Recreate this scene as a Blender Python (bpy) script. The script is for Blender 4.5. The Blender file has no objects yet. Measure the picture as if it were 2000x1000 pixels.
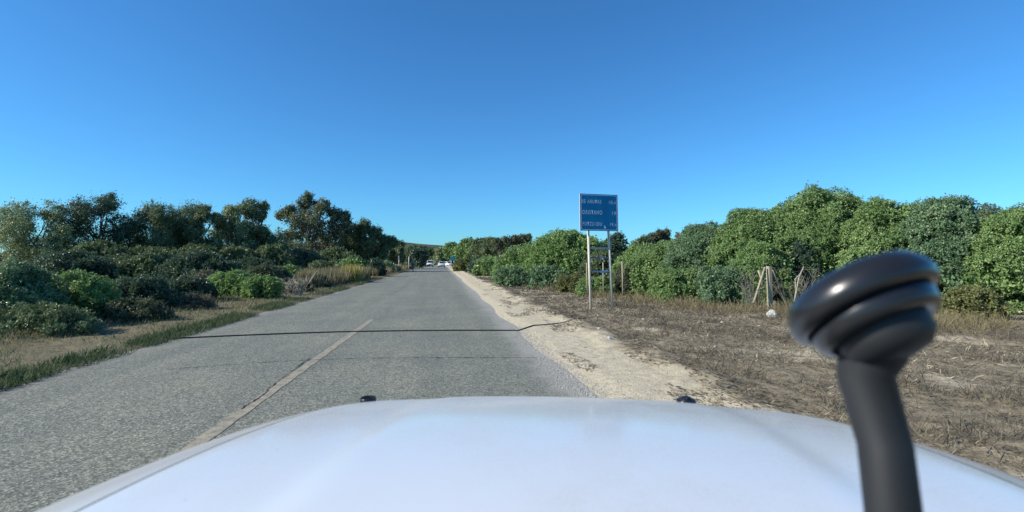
import bpy, bmesh, math, random
import numpy as np
from mathutils import Vector, Matrix
S = bpy.context.scene
COL = S.collection
R = math.radians

# ------------------------------------------------------------------ camera, sky, sun, exposure
F, PX, PY, CAMH = 1000.0, 1002.0, 426.0, 1.45          # focal in px of the 2000 px wide picture, principal point, eye height
PITCH, YAW = math.atan(85 / F), R(7.94)
cd = bpy.data.cameras.new('camera')
cam = bpy.data.objects.new('camera', cd); COL.objects.link(cam)
cd.sensor_width = 36; cd.lens = 18.0; cd.clip_start = 0.02; cd.clip_end = 6000
cd.shift_x, cd.shift_y = -0.001, -0.037
cam.location = (0, 0, CAMH); cam.rotation_euler = (R(90) + PITCH, 0, -YAW)
cd.dof.use_dof = True; cd.dof.focus_distance = 22; cd.dof.aperture_fstop = 18.0 / 5.2
S.camera = cam

SUN_EL, SUN_AZ = R(31), R(-99)                         # azimuth measured from the road (+Y), negative = to the left
w = bpy.data.worlds.new('World'); S.world = w; w.use_nodes = True
nt = w.node_tree; bg = nt.nodes['Background']
sky = nt.nodes.new('ShaderNodeTexSky'); sky.sky_type = 'NISHITA'; sky.sun_disc = False
sky.sun_elevation = SUN_EL; sky.sun_rotation = SUN_AZ
sky.altitude = 0; sky.air_density = 1.0; sky.dust_density = 0.2; sky.ozone_density = 3.0
wb = nt.nodes.new('ShaderNodeMix'); wb.data_type = 'RGBA'; wb.blend_type = 'MULTIPLY'; wb.inputs[0].default_value = 1.0
wb.inputs[7].default_value = (.45, 1.05, 1.52, 1)          # the phone's deep cyan rendering of a clear sky
nt.links.new(sky.outputs[0], wb.inputs[6]); nt.links.new(wb.outputs[2], bg.inputs[0]); bg.inputs[1].default_value = 0.081
sd = bpy.data.lights.new('sun', 'SUN'); sd.energy = 5.0; sd.angle = R(0.53); sd.color = (1.0, 0.93, 0.82)
sun = bpy.data.objects.new('sun', sd); COL.objects.link(sun)
SUNV = Vector((math.sin(SUN_AZ) * math.cos(SUN_EL), math.cos(SUN_AZ) * math.cos(SUN_EL), math.sin(SUN_EL)))
sun.rotation_euler = SUNV.to_track_quat('Z', 'Y').to_euler()
S.view_settings.view_transform = 'Standard'; S.view_settings.look = 'None'
S.view_settings.exposure = 0.45; S.view_settings.gamma = 1.0
S.cycles.max_bounces = 6; S.cycles.transparent_max_bounces = 8

# ------------------------------------------------------------------ helpers
random.seed(7)
RNG = np.random.default_rng(11)
FW = Vector((math.sin(YAW), math.cos(YAW), 0)); RT = Vector((math.cos(YAW), -math.sin(YAW), 0))
def ray(px, py):
    a, b = (px - PX) / F, (PY - py) / F
    c, s = math.cos(PITCH), math.sin(PITCH)
    return RT * a + FW * (c - b * s) + Vector((0, 0, 1)) * (s + b * c)
def ground(px, py, z=0.0):
    d = ray(px, py); t = (z - CAMH) / d.z
    return Vector((0, 0, CAMH)) + d * t
def at(px, py, D):
    d = ray(px, py); t = D / (d.dot(FW))
    return Vector((0, 0, CAMH)) + d * t

def tag(o, label=None, cat=None, group=None, kind=None):
    if label: o['label'] = label
    if cat: o['category'] = cat
    if group: o['group'] = group
    if kind: o['kind'] = kind
    return o
def empty(name, loc=(0, 0, 0), rz=0.0):
    o = bpy.data.objects.new(name, None); COL.objects.link(o)
    o.location = loc; o.rotation_euler = (0, 0, rz); o.empty_display_size = 0.2
    return o
def link(name, me, mat, parent=None):
    o = bpy.data.objects.new(name, me); COL.objects.link(o)
    if mat is not None: me.materials.append(mat)
    if parent is not None: o.parent = parent
    return o
def mesh_np(name, V, FC, attrs=None, smooth=False):
    """FC: (n,k) int array of equal-sized faces"""
    V = np.asarray(V, np.float32); FC = np.asarray(FC, np.int32)
    me = bpy.data.meshes.new(name)
    me.vertices.add(len(V)); me.vertices.foreach_set('co', V.ravel())
    k = FC.shape[1]
    me.loops.add(FC.size); me.loops.foreach_set('vertex_index', FC.ravel())
    me.polygons.add(len(FC)); me.polygons.foreach_set('loop_start', np.arange(0, FC.size, k, dtype=np.int32))
    me.polygons.foreach_set('use_smooth', np.full(len(FC), smooth))
    me.update(calc_edges=True)
    for nm, a in (attrs or {}).items():
        at_ = me.attributes.new(nm, 'FLOAT', 'FACE'); at_.data.foreach_set('value', np.asarray(a, np.float32))
    return me
def mesh_bm(name, bm, smooth=False):
    me = bpy.data.meshes.new(name)
    bmesh.ops.recalc_face_normals(bm, faces=bm.faces)
    bm.to_mesh(me); bm.free()
    for p in me.polygons: p.use_smooth = smooth
    return me
def box(bm, c, s, rot=None, bev=0.0):
    m = Matrix.Translation(c)
    if rot is not None: m = m @ rot.to_4x4()
    r = bmesh.ops.create_cube(bm, size=1.0, matrix=m @ Matrix.Diagonal((s[0], s[1], s[2], 1)))
    if bev > 0:
        es = list({e for v in r['verts'] for e in v.link_edges})
        bmesh.ops.bevel(bm, geom=es, offset=bev, segments=2, affect='EDGES')
def tube(bm, pts, rad, seg=8, cap=True):
    pts = [Vector(p) for p in pts]
    n = len(pts)
    rs = rad if isinstance(rad, (list, tuple)) else [rad] * n
    rings = []
    prev = None
    for i, p in enumerate(pts):
        t = (pts[min(i + 1, n - 1)] - pts[max(i - 1, 0)]).normalized()
        u = prev - t * prev.dot(t) if prev is not None else t.orthogonal()
        if u.length < 1e-5: u = t.orthogonal()
        u.normalize(); prev = u; v = t.cross(u)
        rings.append([bm.verts.new(p + (u * math.cos(2 * math.pi * k / seg) + v * math.sin(2 * math.pi * k / seg)) * rs[i]) for k in range(seg)])
    for a, b in zip(rings, rings[1:]):
        for k in range(seg): bm.faces.new((a[k], a[(k + 1) % seg], b[(k + 1) % seg], b[k]))
    if cap:
        bm.faces.new(rings[0][::-1]); bm.faces.new(rings[-1])
def lathe(bm, prof, M, seg=32):
    rings = []
    for r, z in prof:
        rings.append([bm.verts.new(M @ Vector((r * math.cos(2 * math.pi * k / seg), r * math.sin(2 * math.pi * k / seg), z))) for k in range(seg)])
    for a, b in zip(rings, rings[1:]):
        for k in range(seg): bm.faces.new((a[k], a[(k + 1) % seg], b[(k + 1) % seg], b[k]))
    bm.faces.new(rings[0][::-1]); bm.faces.new(rings[-1])
def loft(bm, secs, cap=True):
    rings = [[bm.verts.new(p) for p in s] for s in secs]
    n = len(rings[0])
    for a, b in zip(rings, rings[1:]):
        for k in range(n): bm.faces.new((a[k], a[(k + 1) % n], b[(k + 1) % n], b[k]))
    if cap: bm.faces.new(rings[0][::-1]); bm.faces.new(rings[-1])

# ------------------------------------------------------------------ materials
def new_mat(name):
    m = bpy.data.materials.new(name); m.use_nodes = True
    return m, m.node_tree.nodes, m.node_tree.links, m.node_tree.nodes['Principled BSDF']
def N(nodes, t, **kw):
    n = nodes.new(t)
    for k, v in kw.items(): setattr(n, k, v)
    return n
def ramp(nodes, links, fac, stops):
    r = nodes.new('ShaderNodeValToRGB'); cr = r.color_ramp
    while len(cr.elements) < len(stops): cr.elements.new(0.5)
    for e, (p, c) in zip(cr.elements, stops):
        e.position = p; e.color = (*c, 1) if len(c) == 3 else c
    links.new(fac, r.inputs[0]); return r.outputs[0]
def noise(nodes, links, vec, scale, detail=4, rough=0.55):
    n = nodes.new('ShaderNodeTexNoise'); n.inputs['Scale'].default_value = scale
    n.inputs['Detail'].default_value = detail; n.inputs['Roughness'].default_value = rough
    links.new(vec, n.inputs['Vector']); return n.outputs[0]
def mixc(nodes, links, fac, a, b, mode='MIX'):
    m = nodes.new('ShaderNodeMix'); m.data_type = 'RGBA'; m.blend_type = mode
    for i, v in ((0, fac), (6, a), (7, b)):
        if isinstance(v, (int, float)): m.inputs[i].default_value = v
        elif isinstance(v, tuple): m.inputs[i].default_value = (*v, 1)
        else: links.new(v, m.inputs[i])
    return m.outputs[2]
def math_(nodes, links, op, a, b=0.0, c=0.0):
    m = nodes.new('ShaderNodeMath'); m.operation = op
    for i, v in enumerate((a, b, c)):
        if isinstance(v, (int, float)): m.inputs[i].default_value = v
        else: links.new(v, m.inputs[i])
    return m.outputs[0]
def bump(nodes, links, bsdf, h, strength, dist):
    b = nodes.new('ShaderNodeBump'); b.inputs['Strength'].default_value = strength; b.inputs['Distance'].default_value = dist
    links.new(h, b.inputs['Height']); links.new(b.outputs[0], bsdf.inputs['Normal'])
def smooth(nodes, links, v, a, b):
    m = nodes.new('ShaderNodeMapRange'); m.interpolation_type = 'SMOOTHSTEP'
    m.inputs[1].default_value = a; m.inputs[2].default_value = b
    links.new(v, m.inputs[0]); return m.outputs[0]

def plain(name, c, rough=0.6, metal=0.0, var=0.12, scale=9.0, coat=0.0):
    m, n, l, b = new_mat(name)
    g = n.new('ShaderNodeTexCoord')
    f = noise(n, l, g.outputs['Object'], scale, 5)
    lo = tuple(x * (1 - var) for x in c); hi = tuple(min(1, x * (1 + var)) for x in c)
    l.new(ramp(n, l, f, [(0.3, lo), (0.7, hi)]), b.inputs['Base Color'])
    b.inputs['Roughness'].default_value = rough; b.inputs['Metallic'].default_value = metal
    b.inputs['Coat Weight'].default_value = coat
    return m

def leaf_mat(name, c1, c2, c3=None, rough=0.5, trans=0.3):
    m, n, l, b = new_mat(name)
    a = N(n, 'ShaderNodeAttribute', attribute_name='tint')
    col = ramp(n, l, a.outputs['Fac'], [(0.0, c1), (0.88, c2), (1.0, c3 or c2)])
    l.new(col, b.inputs['Base Color']); b.inputs['Roughness'].default_value = rough
    b.inputs['Specular IOR Level'].default_value = 0.22
    t = n.new('ShaderNodeBsdfTranslucent'); 
    l.new(mixc(n, l, 0.35, col, (.14, .22, .06)), t.inputs[0])
    mx = n.new('ShaderNodeMixShader'); mx.inputs[0].default_value = trans
    l.new(b.outputs[0], mx.inputs[1]); l.new(t.outputs[0], mx.inputs[2])
    l.new(mx.outputs[0], n['Material Output'].inputs[0])
    return m

LM = {
 'mastic': leaf_mat('glossy_mid_green_leaves', (0.13, 0.218, 0.075), (0.268, 0.384, 0.144), (0.435, 0.491, 0.224), .34),
 'bright': leaf_mat('bright_green_leaves', (0.144, 0.244, 0.078), (0.281, 0.406, 0.137), (0.413, 0.475, 0.195), .4),
 'blue': leaf_mat('blue_green_leaves', (0.11, 0.192, 0.101), (0.22, 0.322, 0.166), (0.363, 0.426, 0.248), .36),
 'dark': leaf_mat('dark_or_shaded_green_leaves', (0.042, 0.077, 0.055), (0.094, 0.149, 0.098), (0.165, 0.209, 0.15), .38),  # dark foliage; on some plants this colour also carries painted shade
 'olive': leaf_mat('olive_green_leaves', (0.09, 0.126, 0.061), (0.2, 0.252, 0.128), (0.33, 0.371, 0.218), .42),
 'oak': leaf_mat('warm_olive_leaves', (.085, .108, .062), (.185, .212, .125), (0.31, 0.29, 0.19), .42),
 'pale': leaf_mat('pale_olive_leaves', (0.17, 0.21, 0.1), (0.33, 0.39, 0.195), (0.46, 0.49, 0.3), .42),
 'brown': leaf_mat('browned_leaves', (0.068, 0.08, 0.048), (0.149, 0.165, 0.095), (0.225, 0.24, 0.152), .5),
 'autumn': leaf_mat('yellowing_leaves', (.115, .135, .055), (.245, .245, .095), (.34, .31, .14), .5),
 'grey': leaf_mat('grey_brown_dry_leaves', (.115, .102, .078), (.23, .20, .15), (.33, .29, .22), .7),
 'dry': leaf_mat('dry_grass_blades', (.17, .14, .08), (.36, .30, .17), (.48, .42, .26), .7),
 'straw': leaf_mat('yellow_straw_blades', (.30, .25, .07), (.52, .44, .14), (.6, .52, .2), .7),
 'turf': leaf_mat('green_grass_blades', (.038, .068, .034), (.085, .125, .06), (.23, .24, .12), .6),
 'litter': leaf_mat('dry_twig_litter', (.040, .036, .028), (.235, .205, .15), (0.54, 0.475, 0.34), .85, .0),
}
BARK = plain('grey_bark', (.16, .135, .105), .9, var=.35, scale=14)
PALEWOOD = plain('weathered_wood', (.31, .275, .19), .85, var=.3, scale=22)
DEADWOOD = plain('bleached_dead_wood', (.33, .29, .24), .9, var=.3, scale=22)
STEEL = plain('galvanised_steel', (.50, .47, .38), .6, .0, var=.12, scale=16)
WIRE = plain('rusty_wire', (.12, .09, .07), .7, .4)
RUBBER = plain('black_rubber', (.012, .013, .015), .6, var=.2)
GLOSSBLACK = plain('black_moulded_plastic', (.013, .014, .016), .28, var=.1)
WHITEPAINT = plain('white_car_paint', (.66, .68, .69), .25, var=.02, scale=3, coat=.6)
CARGLASS = plain('dark_car_glass', (.015, .02, .026), .08, var=.05)
TYRE = plain('tyre_rubber', (.018, .018, .019), .85)
ALLOY = plain('alloy_wheel', (.42, .43, .45), .35, .7)
LAMPRED = plain('red_lamp_lens', (.30, .015, .012), .2)
LAMPCLEAR = plain('clear_lamp_lens', (.55, .57, .6), .12)
TRIM = plain('black_bumper_trim', (.02, .021, .023), .6)
PLATE = plain('number_plate', (.62, .62, .6), .5, var=.03)

# asphalt ----------------------------------------------------------
def asphalt():
    m, n, l, b = new_mat('worn_asphalt')
    g = n.new('ShaderNodeNewGeometry'); pos = g.outputs['Position']
    sx = n.new('ShaderNodeSeparateXYZ'); l.new(pos, sx.inputs[0]); X, Y = sx.outputs[0], sx.outputs[1]
    v = n.new('ShaderNodeTexVoronoi'); v.inputs['Scale'].default_value = 78; l.new(pos, v.inputs['Vector'])
    sv = n.new('ShaderNodeSeparateColor'); l.new(v.outputs['Color'], sv.inputs[0])
    col = ramp(n, l, sv.outputs[0], [(0.0, (.040, .043, .036)), (.45, (.130, .136, .112)), (.8, (.236, .243, .198)), (1.0, (.48, .48, .40))])
    v2 = n.new('ShaderNodeTexVoronoi'); v2.inputs['Scale'].default_value = 36; l.new(pos, v2.inputs['Vector'])
    sv2 = n.new('ShaderNodeSeparateColor'); l.new(v2.outputs['Color'], sv2.inputs[0])
    col = mixc(n, l, .30, col, ramp(n, l, sv2.outputs[1], [(0.0, (.06, .064, .054)), (1.0, (.275, .28, .228))]))
    big = noise(n, l, pos, .55, 5, .6)
    col = mixc(n, l, 1.0, col, ramp(n, l, big, [(.25, (.78, .81, .82)), (.75, (1.20, 1.16, 1.04))]), 'MULTIPLY')
    mp = n.new('ShaderNodeMapping'); mp.inputs['Scale'].default_value = (1.6, .07, 1); l.new(pos, mp.inputs[0])
    streak = noise(n, l, mp.outputs[0], 1.0, 4, .6)
    col = mixc(n, l, 1.0, col, ramp(n, l, streak, [(.3, (.86, .87, .88)), (.7, (1.14, 1.12, 1.08))]), 'MULTIPLY')
    # dust washed from the shoulder on to the right edge and the left edge
    en = noise(n, l, pos, 1.7, 5, .65)
    xr = math_(n, l, 'ADD', X, math_(n, l, 'MULTIPLY', en, .9))
    dust = math_(n, l, 'MULTIPLY', smooth(n, l, xr, 1.45, 2.05), .8)
    xl = math_(n, l, 'SUBTRACT', X, math_(n, l, 'MULTIPLY', en, .8))
    dl = math_(n, l, 'MULTIPLY', smooth(n, l, xl, -4.9, -5.4), .55)
    col = mixc(n, l, dust, col, (.33, .315, .27))
    col = mixc(n, l, dl, col, (.27, .255, .215))
    l.new(col, b.inputs['Base Color']); b.inputs['Roughness'].default_value = .82
    bump(n, l, b, v.outputs['Distance'], .35, .006)
    return m
def earth():
    m, n, l, b = new_mat('sandy_earth')
    g = n.new('ShaderNodeNewGeometry'); pos = g.outputs['Position']
    sx = n.new('ShaderNodeSeparateXYZ'); l.new(pos, sx.inputs[0]); X = sx.outputs[0]
    n1 = noise(n, l, pos, .9, 6, .6); n2 = noise(n, l, pos, 7, 6, .7); n3 = noise(n, l, pos, 45, 3, .7)
    sand = ramp(n, l, n2, [(.25, (.38, .325, .22)), (.5, (.52, .455, .32)), (.8, (.62, .55, .40))])
    sand = mixc(n, l, math_(n, l, 'MULTIPLY', smooth(n, l, n3, .58, .72), .55), sand, (.20, .18, .15))
    brush = ramp(n, l, n2, [(.28, (.11, .092, .062)), (.5, (.245, .205, .135)), (.75, (.45, .38, .25))])
    brush = mixc(n, l, math_(n, l, 'MULTIPLY', smooth(n, l, n3, .5, .7), .7), brush, (.07, .058, .048))
    # sand strip by the tarmac, brush litter beyond it
    xe = math_(n, l, 'ADD', X, math_(n, l, 'MULTIPLY', math_(n, l, 'SUBTRACT', n1, .5), 2.2))
    xe = math_(n, l, 'ADD', xe, math_(n, l, 'MULTIPLY', math_(n, l, 'SUBTRACT', n2, .5), .9))
    k = smooth(n, l, xe, 2.75, 3.35)
    patch = math_(n, l, 'MULTIPLY', smooth(n, l, noise(n, l, pos, .6, 6, .62), .54, .66), .8)
    k = math_(n, l, 'SUBTRACT', k, math_(n, l, 'MULTIPLY', patch, k))
    col = mixc(n, l, k, sand, brush)
    left = ramp(n, l, n2, [(.3, (.10, .09, .055)), (.6, (.21, .18, .11)), (.85, (.30, .26, .17))])
    col = mixc(n, l, smooth(n, l, X, -3.5, -4.5), col, left)
    l.new(col, b.inputs['Base Color']); b.inputs['Roughness'].default_value = .95
    b.inputs['Specular IOR Level'].default_value = .15
    bump(n, l, b, math_(n, l, 'ADD', n2, math_(n, l, 'MULTIPLY', n3, .35)), .8, .05)
    return m

# ------------------------------------------------------------------ ground and road
def vnoise(x, y, seed=0):
    xi, yi = np.floor(x).astype(np.int64), np.floor(y).astype(np.int64)
    fx, fy = x - xi, y - yi
    fx, fy = fx * fx * (3 - 2 * fx), fy * fy * (3 - 2 * fy)
    def h(a, b):
        k = (a * 374761393 + b * 668265263 + seed * 2147483) & 0x7fffffff
        k = (k ^ (k >> 13)) * 1274126177 & 0x7fffffff
        return ((k ^ (k >> 16)) & 0xffff) / 65535.0
    a, b, c, d = h(xi, yi), h(xi + 1, yi), h(xi, yi + 1), h(xi + 1, yi + 1)
    return (a * (1 - fx) + b * fx) * (1 - fy) + (c * (1 - fx) + d * fx) * fy
def fbm(x, y, seed=0, o=4):
    s = 0; a = .5
    for i in range(o):
        s = s + a * vnoise(x * 2 ** i, y * 2 ** i, seed + i * 7); a *= .5
    return s
def bend(y): return -np.clip(y - 175, 0, None) ** 2 / 260.0
XL, XR = -4.95, 1.62
def hgt(x, y):
    x = x - bend(y)
    n = fbm(x * 1.3, y * 1.3, 3) - .47; f = fbm(x * 5, y * 5, 9, 3) - .44
    er = XR + (fbm(y * .35, y * 0 + 2.2, 21) - .47) * .35; el = XL - (fbm(y * .5, y * 0 + 5.1, 31) - .47) * .4
    dr, dl = x - er, el - x
    d = np.maximum(dr, dl)
    up = np.clip(d / .35, -1, 1)
    base = np.where(d < 0, .06 * up, .035 * up) + np.where(d > .1, .012, .006) * f
    wob = np.clip((d - .3) / 1.5, 0, 1)
    ridge = .05 * np.exp(-((dr - 1.45 - n * .8) / .28) ** 2) * (dr > 0)
    return base + ridge + wob * (n * .10 + f * .035)
def axis(brk):
    out = []
    for a, b, n in brk: out += list(np.linspace(a, b, n, endpoint=False))
    return np.array(out + [brk[-1][1]])
gx = axis([(-3000, -300, 8), (-300, -40, 14), (-40, -10, 40), (-10, -5.6, 50), (-5.6, -4.3, 26), (-4.3, .9, 8), (.9, 4.2, 66), (4.2, 10, 80), (10, 40, 60), (40, 300, 14), (300, 3000, 8)])
gy = axis([(-200, -5, 8), (-5, 3, 16), (3, 14, 170), (14, 40, 170), (40, 120, 120), (120, 260, 70), (260, 600, 20), (600, 3500, 12)])
GX, GY = np.meshgrid(gx, gy)
GZ = hgt(GX, GY)
V = np.stack([GX.ravel(), GY.ravel(), GZ.ravel()], 1)
nx, ny = len(gx), len(gy)
idx = np.arange(nx * ny).reshape(ny, nx)
FC = np.stack([idx[:-1, :-1].ravel(), idx[:-1, 1:].ravel(), idx[1:, 1:].ravel(), idx[1:, :-1].ravel()], 1)
tag(link('ground', mesh_np('ground', V, FC, smooth=True), earth()), kind='structure')
ry = axis([(-30, 175, 60), (175, 330, 60)])
rx = np.linspace(XL - .6, XR + .55, 9)
A, B = np.meshgrid(rx, ry)
V = np.stack([(A + bend(B)).ravel(), B.ravel(), np.zeros(A.size)], 1)
idx = np.arange(A.size).reshape(A.shape)
FC = np.stack([idx[:-1, :-1].ravel(), idx[:-1, 1:].ravel(), idx[1:, 1:].ravel(), idx[1:, :-1].ravel()], 1)
tag(link('road', mesh_np('road', V, FC), asphalt()), kind='structure')

def strip(pts, widths, z):
    V, FC = [], []
    for i, p in enumerate(pts):
        a = Vector(pts[max(i - 1, 0)]); b = Vector(pts[min(i + 1, len(pts) - 1)])
        t = (b - a).normalized(); s = Vector((-t.y, t.x, 0))
        wd = widths[i] if hasattr(widths, '__len__') else widths
        V += [tuple(Vector((p[0], p[1], z)) + s * wd / 2), tuple(Vector((p[0], p[1], z)) - s * wd / 2)]
        if i: FC.append((2 * i - 2, 2 * i - 1, 2 * i + 1, 2 * i))
    return V, FC
def worn_paint():
    m, n, l, b = new_mat('worn_road_paint')
    g = n.new('ShaderNodeNewGeometry'); pos = g.outputs['Position']
    a = noise(n, l, pos, 9, 6, .7); f = noise(n, l, pos, 70, 3, .7)
    k = smooth(n, l, math_(n, l, 'ADD', math_(n, l, 'MULTIPLY', a, .7), math_(n, l, 'MULTIPLY', f, .5)), .42, .74)
    l.new(mixc(n, l, k, (.14, .14, .122), (.36, .315, .215)), b.inputs['Base Color'])
    b.inputs['Roughness'].default_value = .85
    return m
p0, p1 = ground(727, 624), ground(470, 807)
pts = [p0 + (p1 - p0) * (i / 40) for i in range(52)]
ws = [.13 + .015 * math.sin(i * 2.1) for i in range(52)]; ws[0] = .05
me = mesh_np('centre_line', *strip(pts, ws, .004))
tag(link('centre_line_marking', me, worn_paint()), kind='structure')
CRACK = plain('dark_crack', (.014, .014, .014), .95)
V, FC = [], []
def add_strip(pts, wd):
    global V, FC
    v, f = strip(pts, wd, .008); o = len(V); V += v; FC += [tuple(i + o for i in q) for q in f]
def jag(pxs, n, amp, wd, wv=.6):
    P = [ground(*p) for p in pxs]; out = []
    for a, b in zip(P, P[1:]):
        for i in range(n):
            t = i / n; q = a.lerp(b, t); out.append(q + Vector((random.uniform(-amp, amp), random.uniform(-amp, amp), 0)))
    out.append(P[-1]); return out, [wd * random.uniform(1 - wv, 1 + wv) for _ in out]
add_strip(*jag([(605, 700), (560, 732), (523, 762), (515, 772), (470, 800)], 14, .008, .013))
add_strip(*jag([(330, 722), (480, 710), (600, 704), (700, 700), (900, 699), (1050, 699)], 34, .010, .015, .8))
add_strip(*jag([(712, 642), (800, 641), (900, 640.5)], 20, .004, .006, .5))
add_strip(*jag([(760, 580), (790, 560), (812, 545)], 10, .02, .01, .5))
tag(link('asphalt_cracks', mesh_np('cracks', V, FC), CRACK), kind='structure')

# ------------------------------------------------------------------ foliage machinery
def unit(a): return a / np.maximum(np.linalg.norm(a, axis=1, keepdims=True), 1e-9)
def rand_dirs(n): return unit(RNG.normal(size=(n, 3)))
def leaf_quads(P, D, L, W, tint, face=None):
    """one diamond leaf per row: base P, direction D (unit), length L, width W; its face turned roughly towards 'face'"""
    s = unit(np.cross(D, rand_dirs(len(P)) if face is None else unit(face + rand_dirs(len(P)) * .55)))
    tip = P + D * L[:, None]; mid = P + D * (L * .48)[:, None]
    V = np.stack([P, mid + s * (W / 2)[:, None], tip, mid - s * (W / 2)[:, None]], 1).reshape(-1, 3)
    return V, np.arange(len(V), dtype=np.int32).reshape(-1, 4), tint
def sprigs(P, Nn, k, L, asp, spread=.9, lt=0.0):
    n = len(P)
    Pk = np.repeat(P, k, 0); Nk = np.repeat(Nn, k, 0)
    D = unit(Nk * .45 + rand_dirs(n * k) * spread)
    Ls = L * RNG.uniform(.65, 1.25, n * k)
    tb = np.repeat(RNG.uniform(0, 1, n), k)
    t = np.clip(tb * .55 + RNG.uniform(0, .4, n * k) + lt, 0, 1)
    return leaf_quads(Pk + D * .15 * L, D, Ls, Ls * asp, t, Nk)
class Soup:
    def __init__(s): s.v, s.f, s.t, s.n = [], [], [], 0
    def add(s, V, FC, t): s.v.append(V); s.f.append(FC + s.n); s.t.append(t); s.n += len(V)
    def mesh(s, name):
        return mesh_np(name, np.concatenate(s.v), np.concatenate(s.f), {'tint': np.concatenate(s.t)})

def lobe_leaves(soup, lobes, L, asp, dens, k=6, fill=.35, zmin=.03, rag=.12):
    """leaf rosettes over a union of lobes (c, r, squash)"""
    C = np.array([l[0] for l in lobes]); RR = np.array([l[1] for l in lobes])
    for i, (c, r) in enumerate(lobes):
        n = int(dens * 4 * math.pi * r * r)
        d = rand_dirs(n); d[:, 2] = np.abs(d[:, 2]) * np.where(RNG.random(n) < .82, 1, -1)
        f = fbm(d[:, 0] * 2.2 / 1 + c[0] * 3, d[:, 1] * 2.2 + d[:, 2] * 2.2 + c[1] * 3, i)
        rad = r * (.74 + .56 * f - np.abs(RNG.normal(0, rag, n))) + (RNG.random(n) < .06) * RNG.uniform(.6, 1.9, n) * L
        P = np.array(c) + d * rad[:, None]
        dd = np.linalg.norm(P[:, None, :] - C[None], axis=2) / RR[None]
        dd[:, i] = 9
        hole = fbm(P[:, 0] * 1.5 + P[:, 2] * .9 + 31, P[:, 1] * 1.5 + P[:, 2] * 1.3 + 17, 5, 3)
        ok = (dd.min(1) > .78) & (P[:, 2] > zmin) & (hole > .345 + .06 * RNG.random(n))
        lt = RNG.uniform(-.22, .22)
        P, d = P[ok], d[ok]
        if len(P):
            nrm = unit(d + np.array([0, 0, .35]) + RNG.normal(0, .25, (len(P), 3)))
            soup.add(*sprigs(P, nrm, k, L, asp, lt=lt))
        n = int(dens * fill * 4 * math.pi * r * r)     # inner fill
        d = rand_dirs(n); P = np.array(c) + d * (r * RNG.uniform(.35, .78, n))[:, None]
        P = P[P[:, 2] > zmin]
        if len(P): soup.add(*sprigs(P, rand_dirs(len(P)), 3, L * 1.9, asp * 1.2))

def mound(cx, cy, rx_, ry_, h, n, rnd):
    """clumps that fill a domed bush: one big core, a skirt near the ground and a broken top"""
    lobes = []
    rm = min(rx_, ry_, h)
    for k in (-.45, 0, .45):
        lobes.append(((cx + k * rx_, cy, h * .40), min(h * .46, ry_ * .8, rx_ * .6)))
    g = n + n // 2
    for i in range(g):
        a = i * 2.39996 + rnd.uniform(-.4, .4); q = math.sqrt((i + .5) / g)
        q = min(.97, q + rnd.uniform(-.08, .08))
        r = rm * rnd.uniform(.24, .40) * (1.1 - .3 * q)
        top = h * (1 - q ** 2.6 * .62) * rnd.uniform(.88, 1.03)
        x, y = cx + math.cos(a) * q * (rx_ - r * .6), cy + math.sin(a) * q * (ry_ - r * .6)
        lobes.append(((x, y, max(top - r, r * .5)), r))
        if q > .62: lobes.append(((x, y, r * .6), r * rnd.uniform(.8, 1.05)))
        if q > .55 and top > 3 * r: lobes.append(((x, y, top * .5), r * rnd.uniform(.9, 1.2)))
    return lobes

def bush(name, label, cat, pl, pr, ptop, D, mat, n=16, leaf=None, dens=None, depth=.8, asp=.45, group=None, k=6, stems=False, h=None):
    pc = (pl + pr) / 2
    c = at(pc, 511, D); c.z = 0
    wdt = (pr - pl) / F * D
    H = h or max(.5, at(pc, ptop, D).z)
    rnd = random.Random(int(pc * 31 + ptop * 7))
    L = leaf or max(.055, .0036 * D)
    dens = dens or min(420, 1.05 / (L * L * asp * k * .5) )
    lobes = mound(0, 0, wdt / 2 * 1.1, max(wdt / 2 * depth, .5), H, n, rnd)
    s = Soup(); lobe_leaves(s, lobes, L, asp, dens, k)
    if stems:
        root = empty(name, c); tag(root, label, cat, group)
        link('foliage', s.mesh('foliage'), LM[mat], root)
        bm = bmesh.new()
        for l in lobes:
            q = Vector(l[0]); a = Vector((q.x * .2, q.y * .2, -.05))
            tube(bm, [a, a.lerp(q, .5) + Vector((rnd.uniform(-.1, .1), rnd.uniform(-.1, .1), 0)), q], [.035, .022, .01], 5)
        link('stems', mesh_bm('stems', bm), BARK, root)
        return root
    o = link(name, s.mesh(name), LM[mat]); o.location = c
    return tag(o, label, cat, group)

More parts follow.
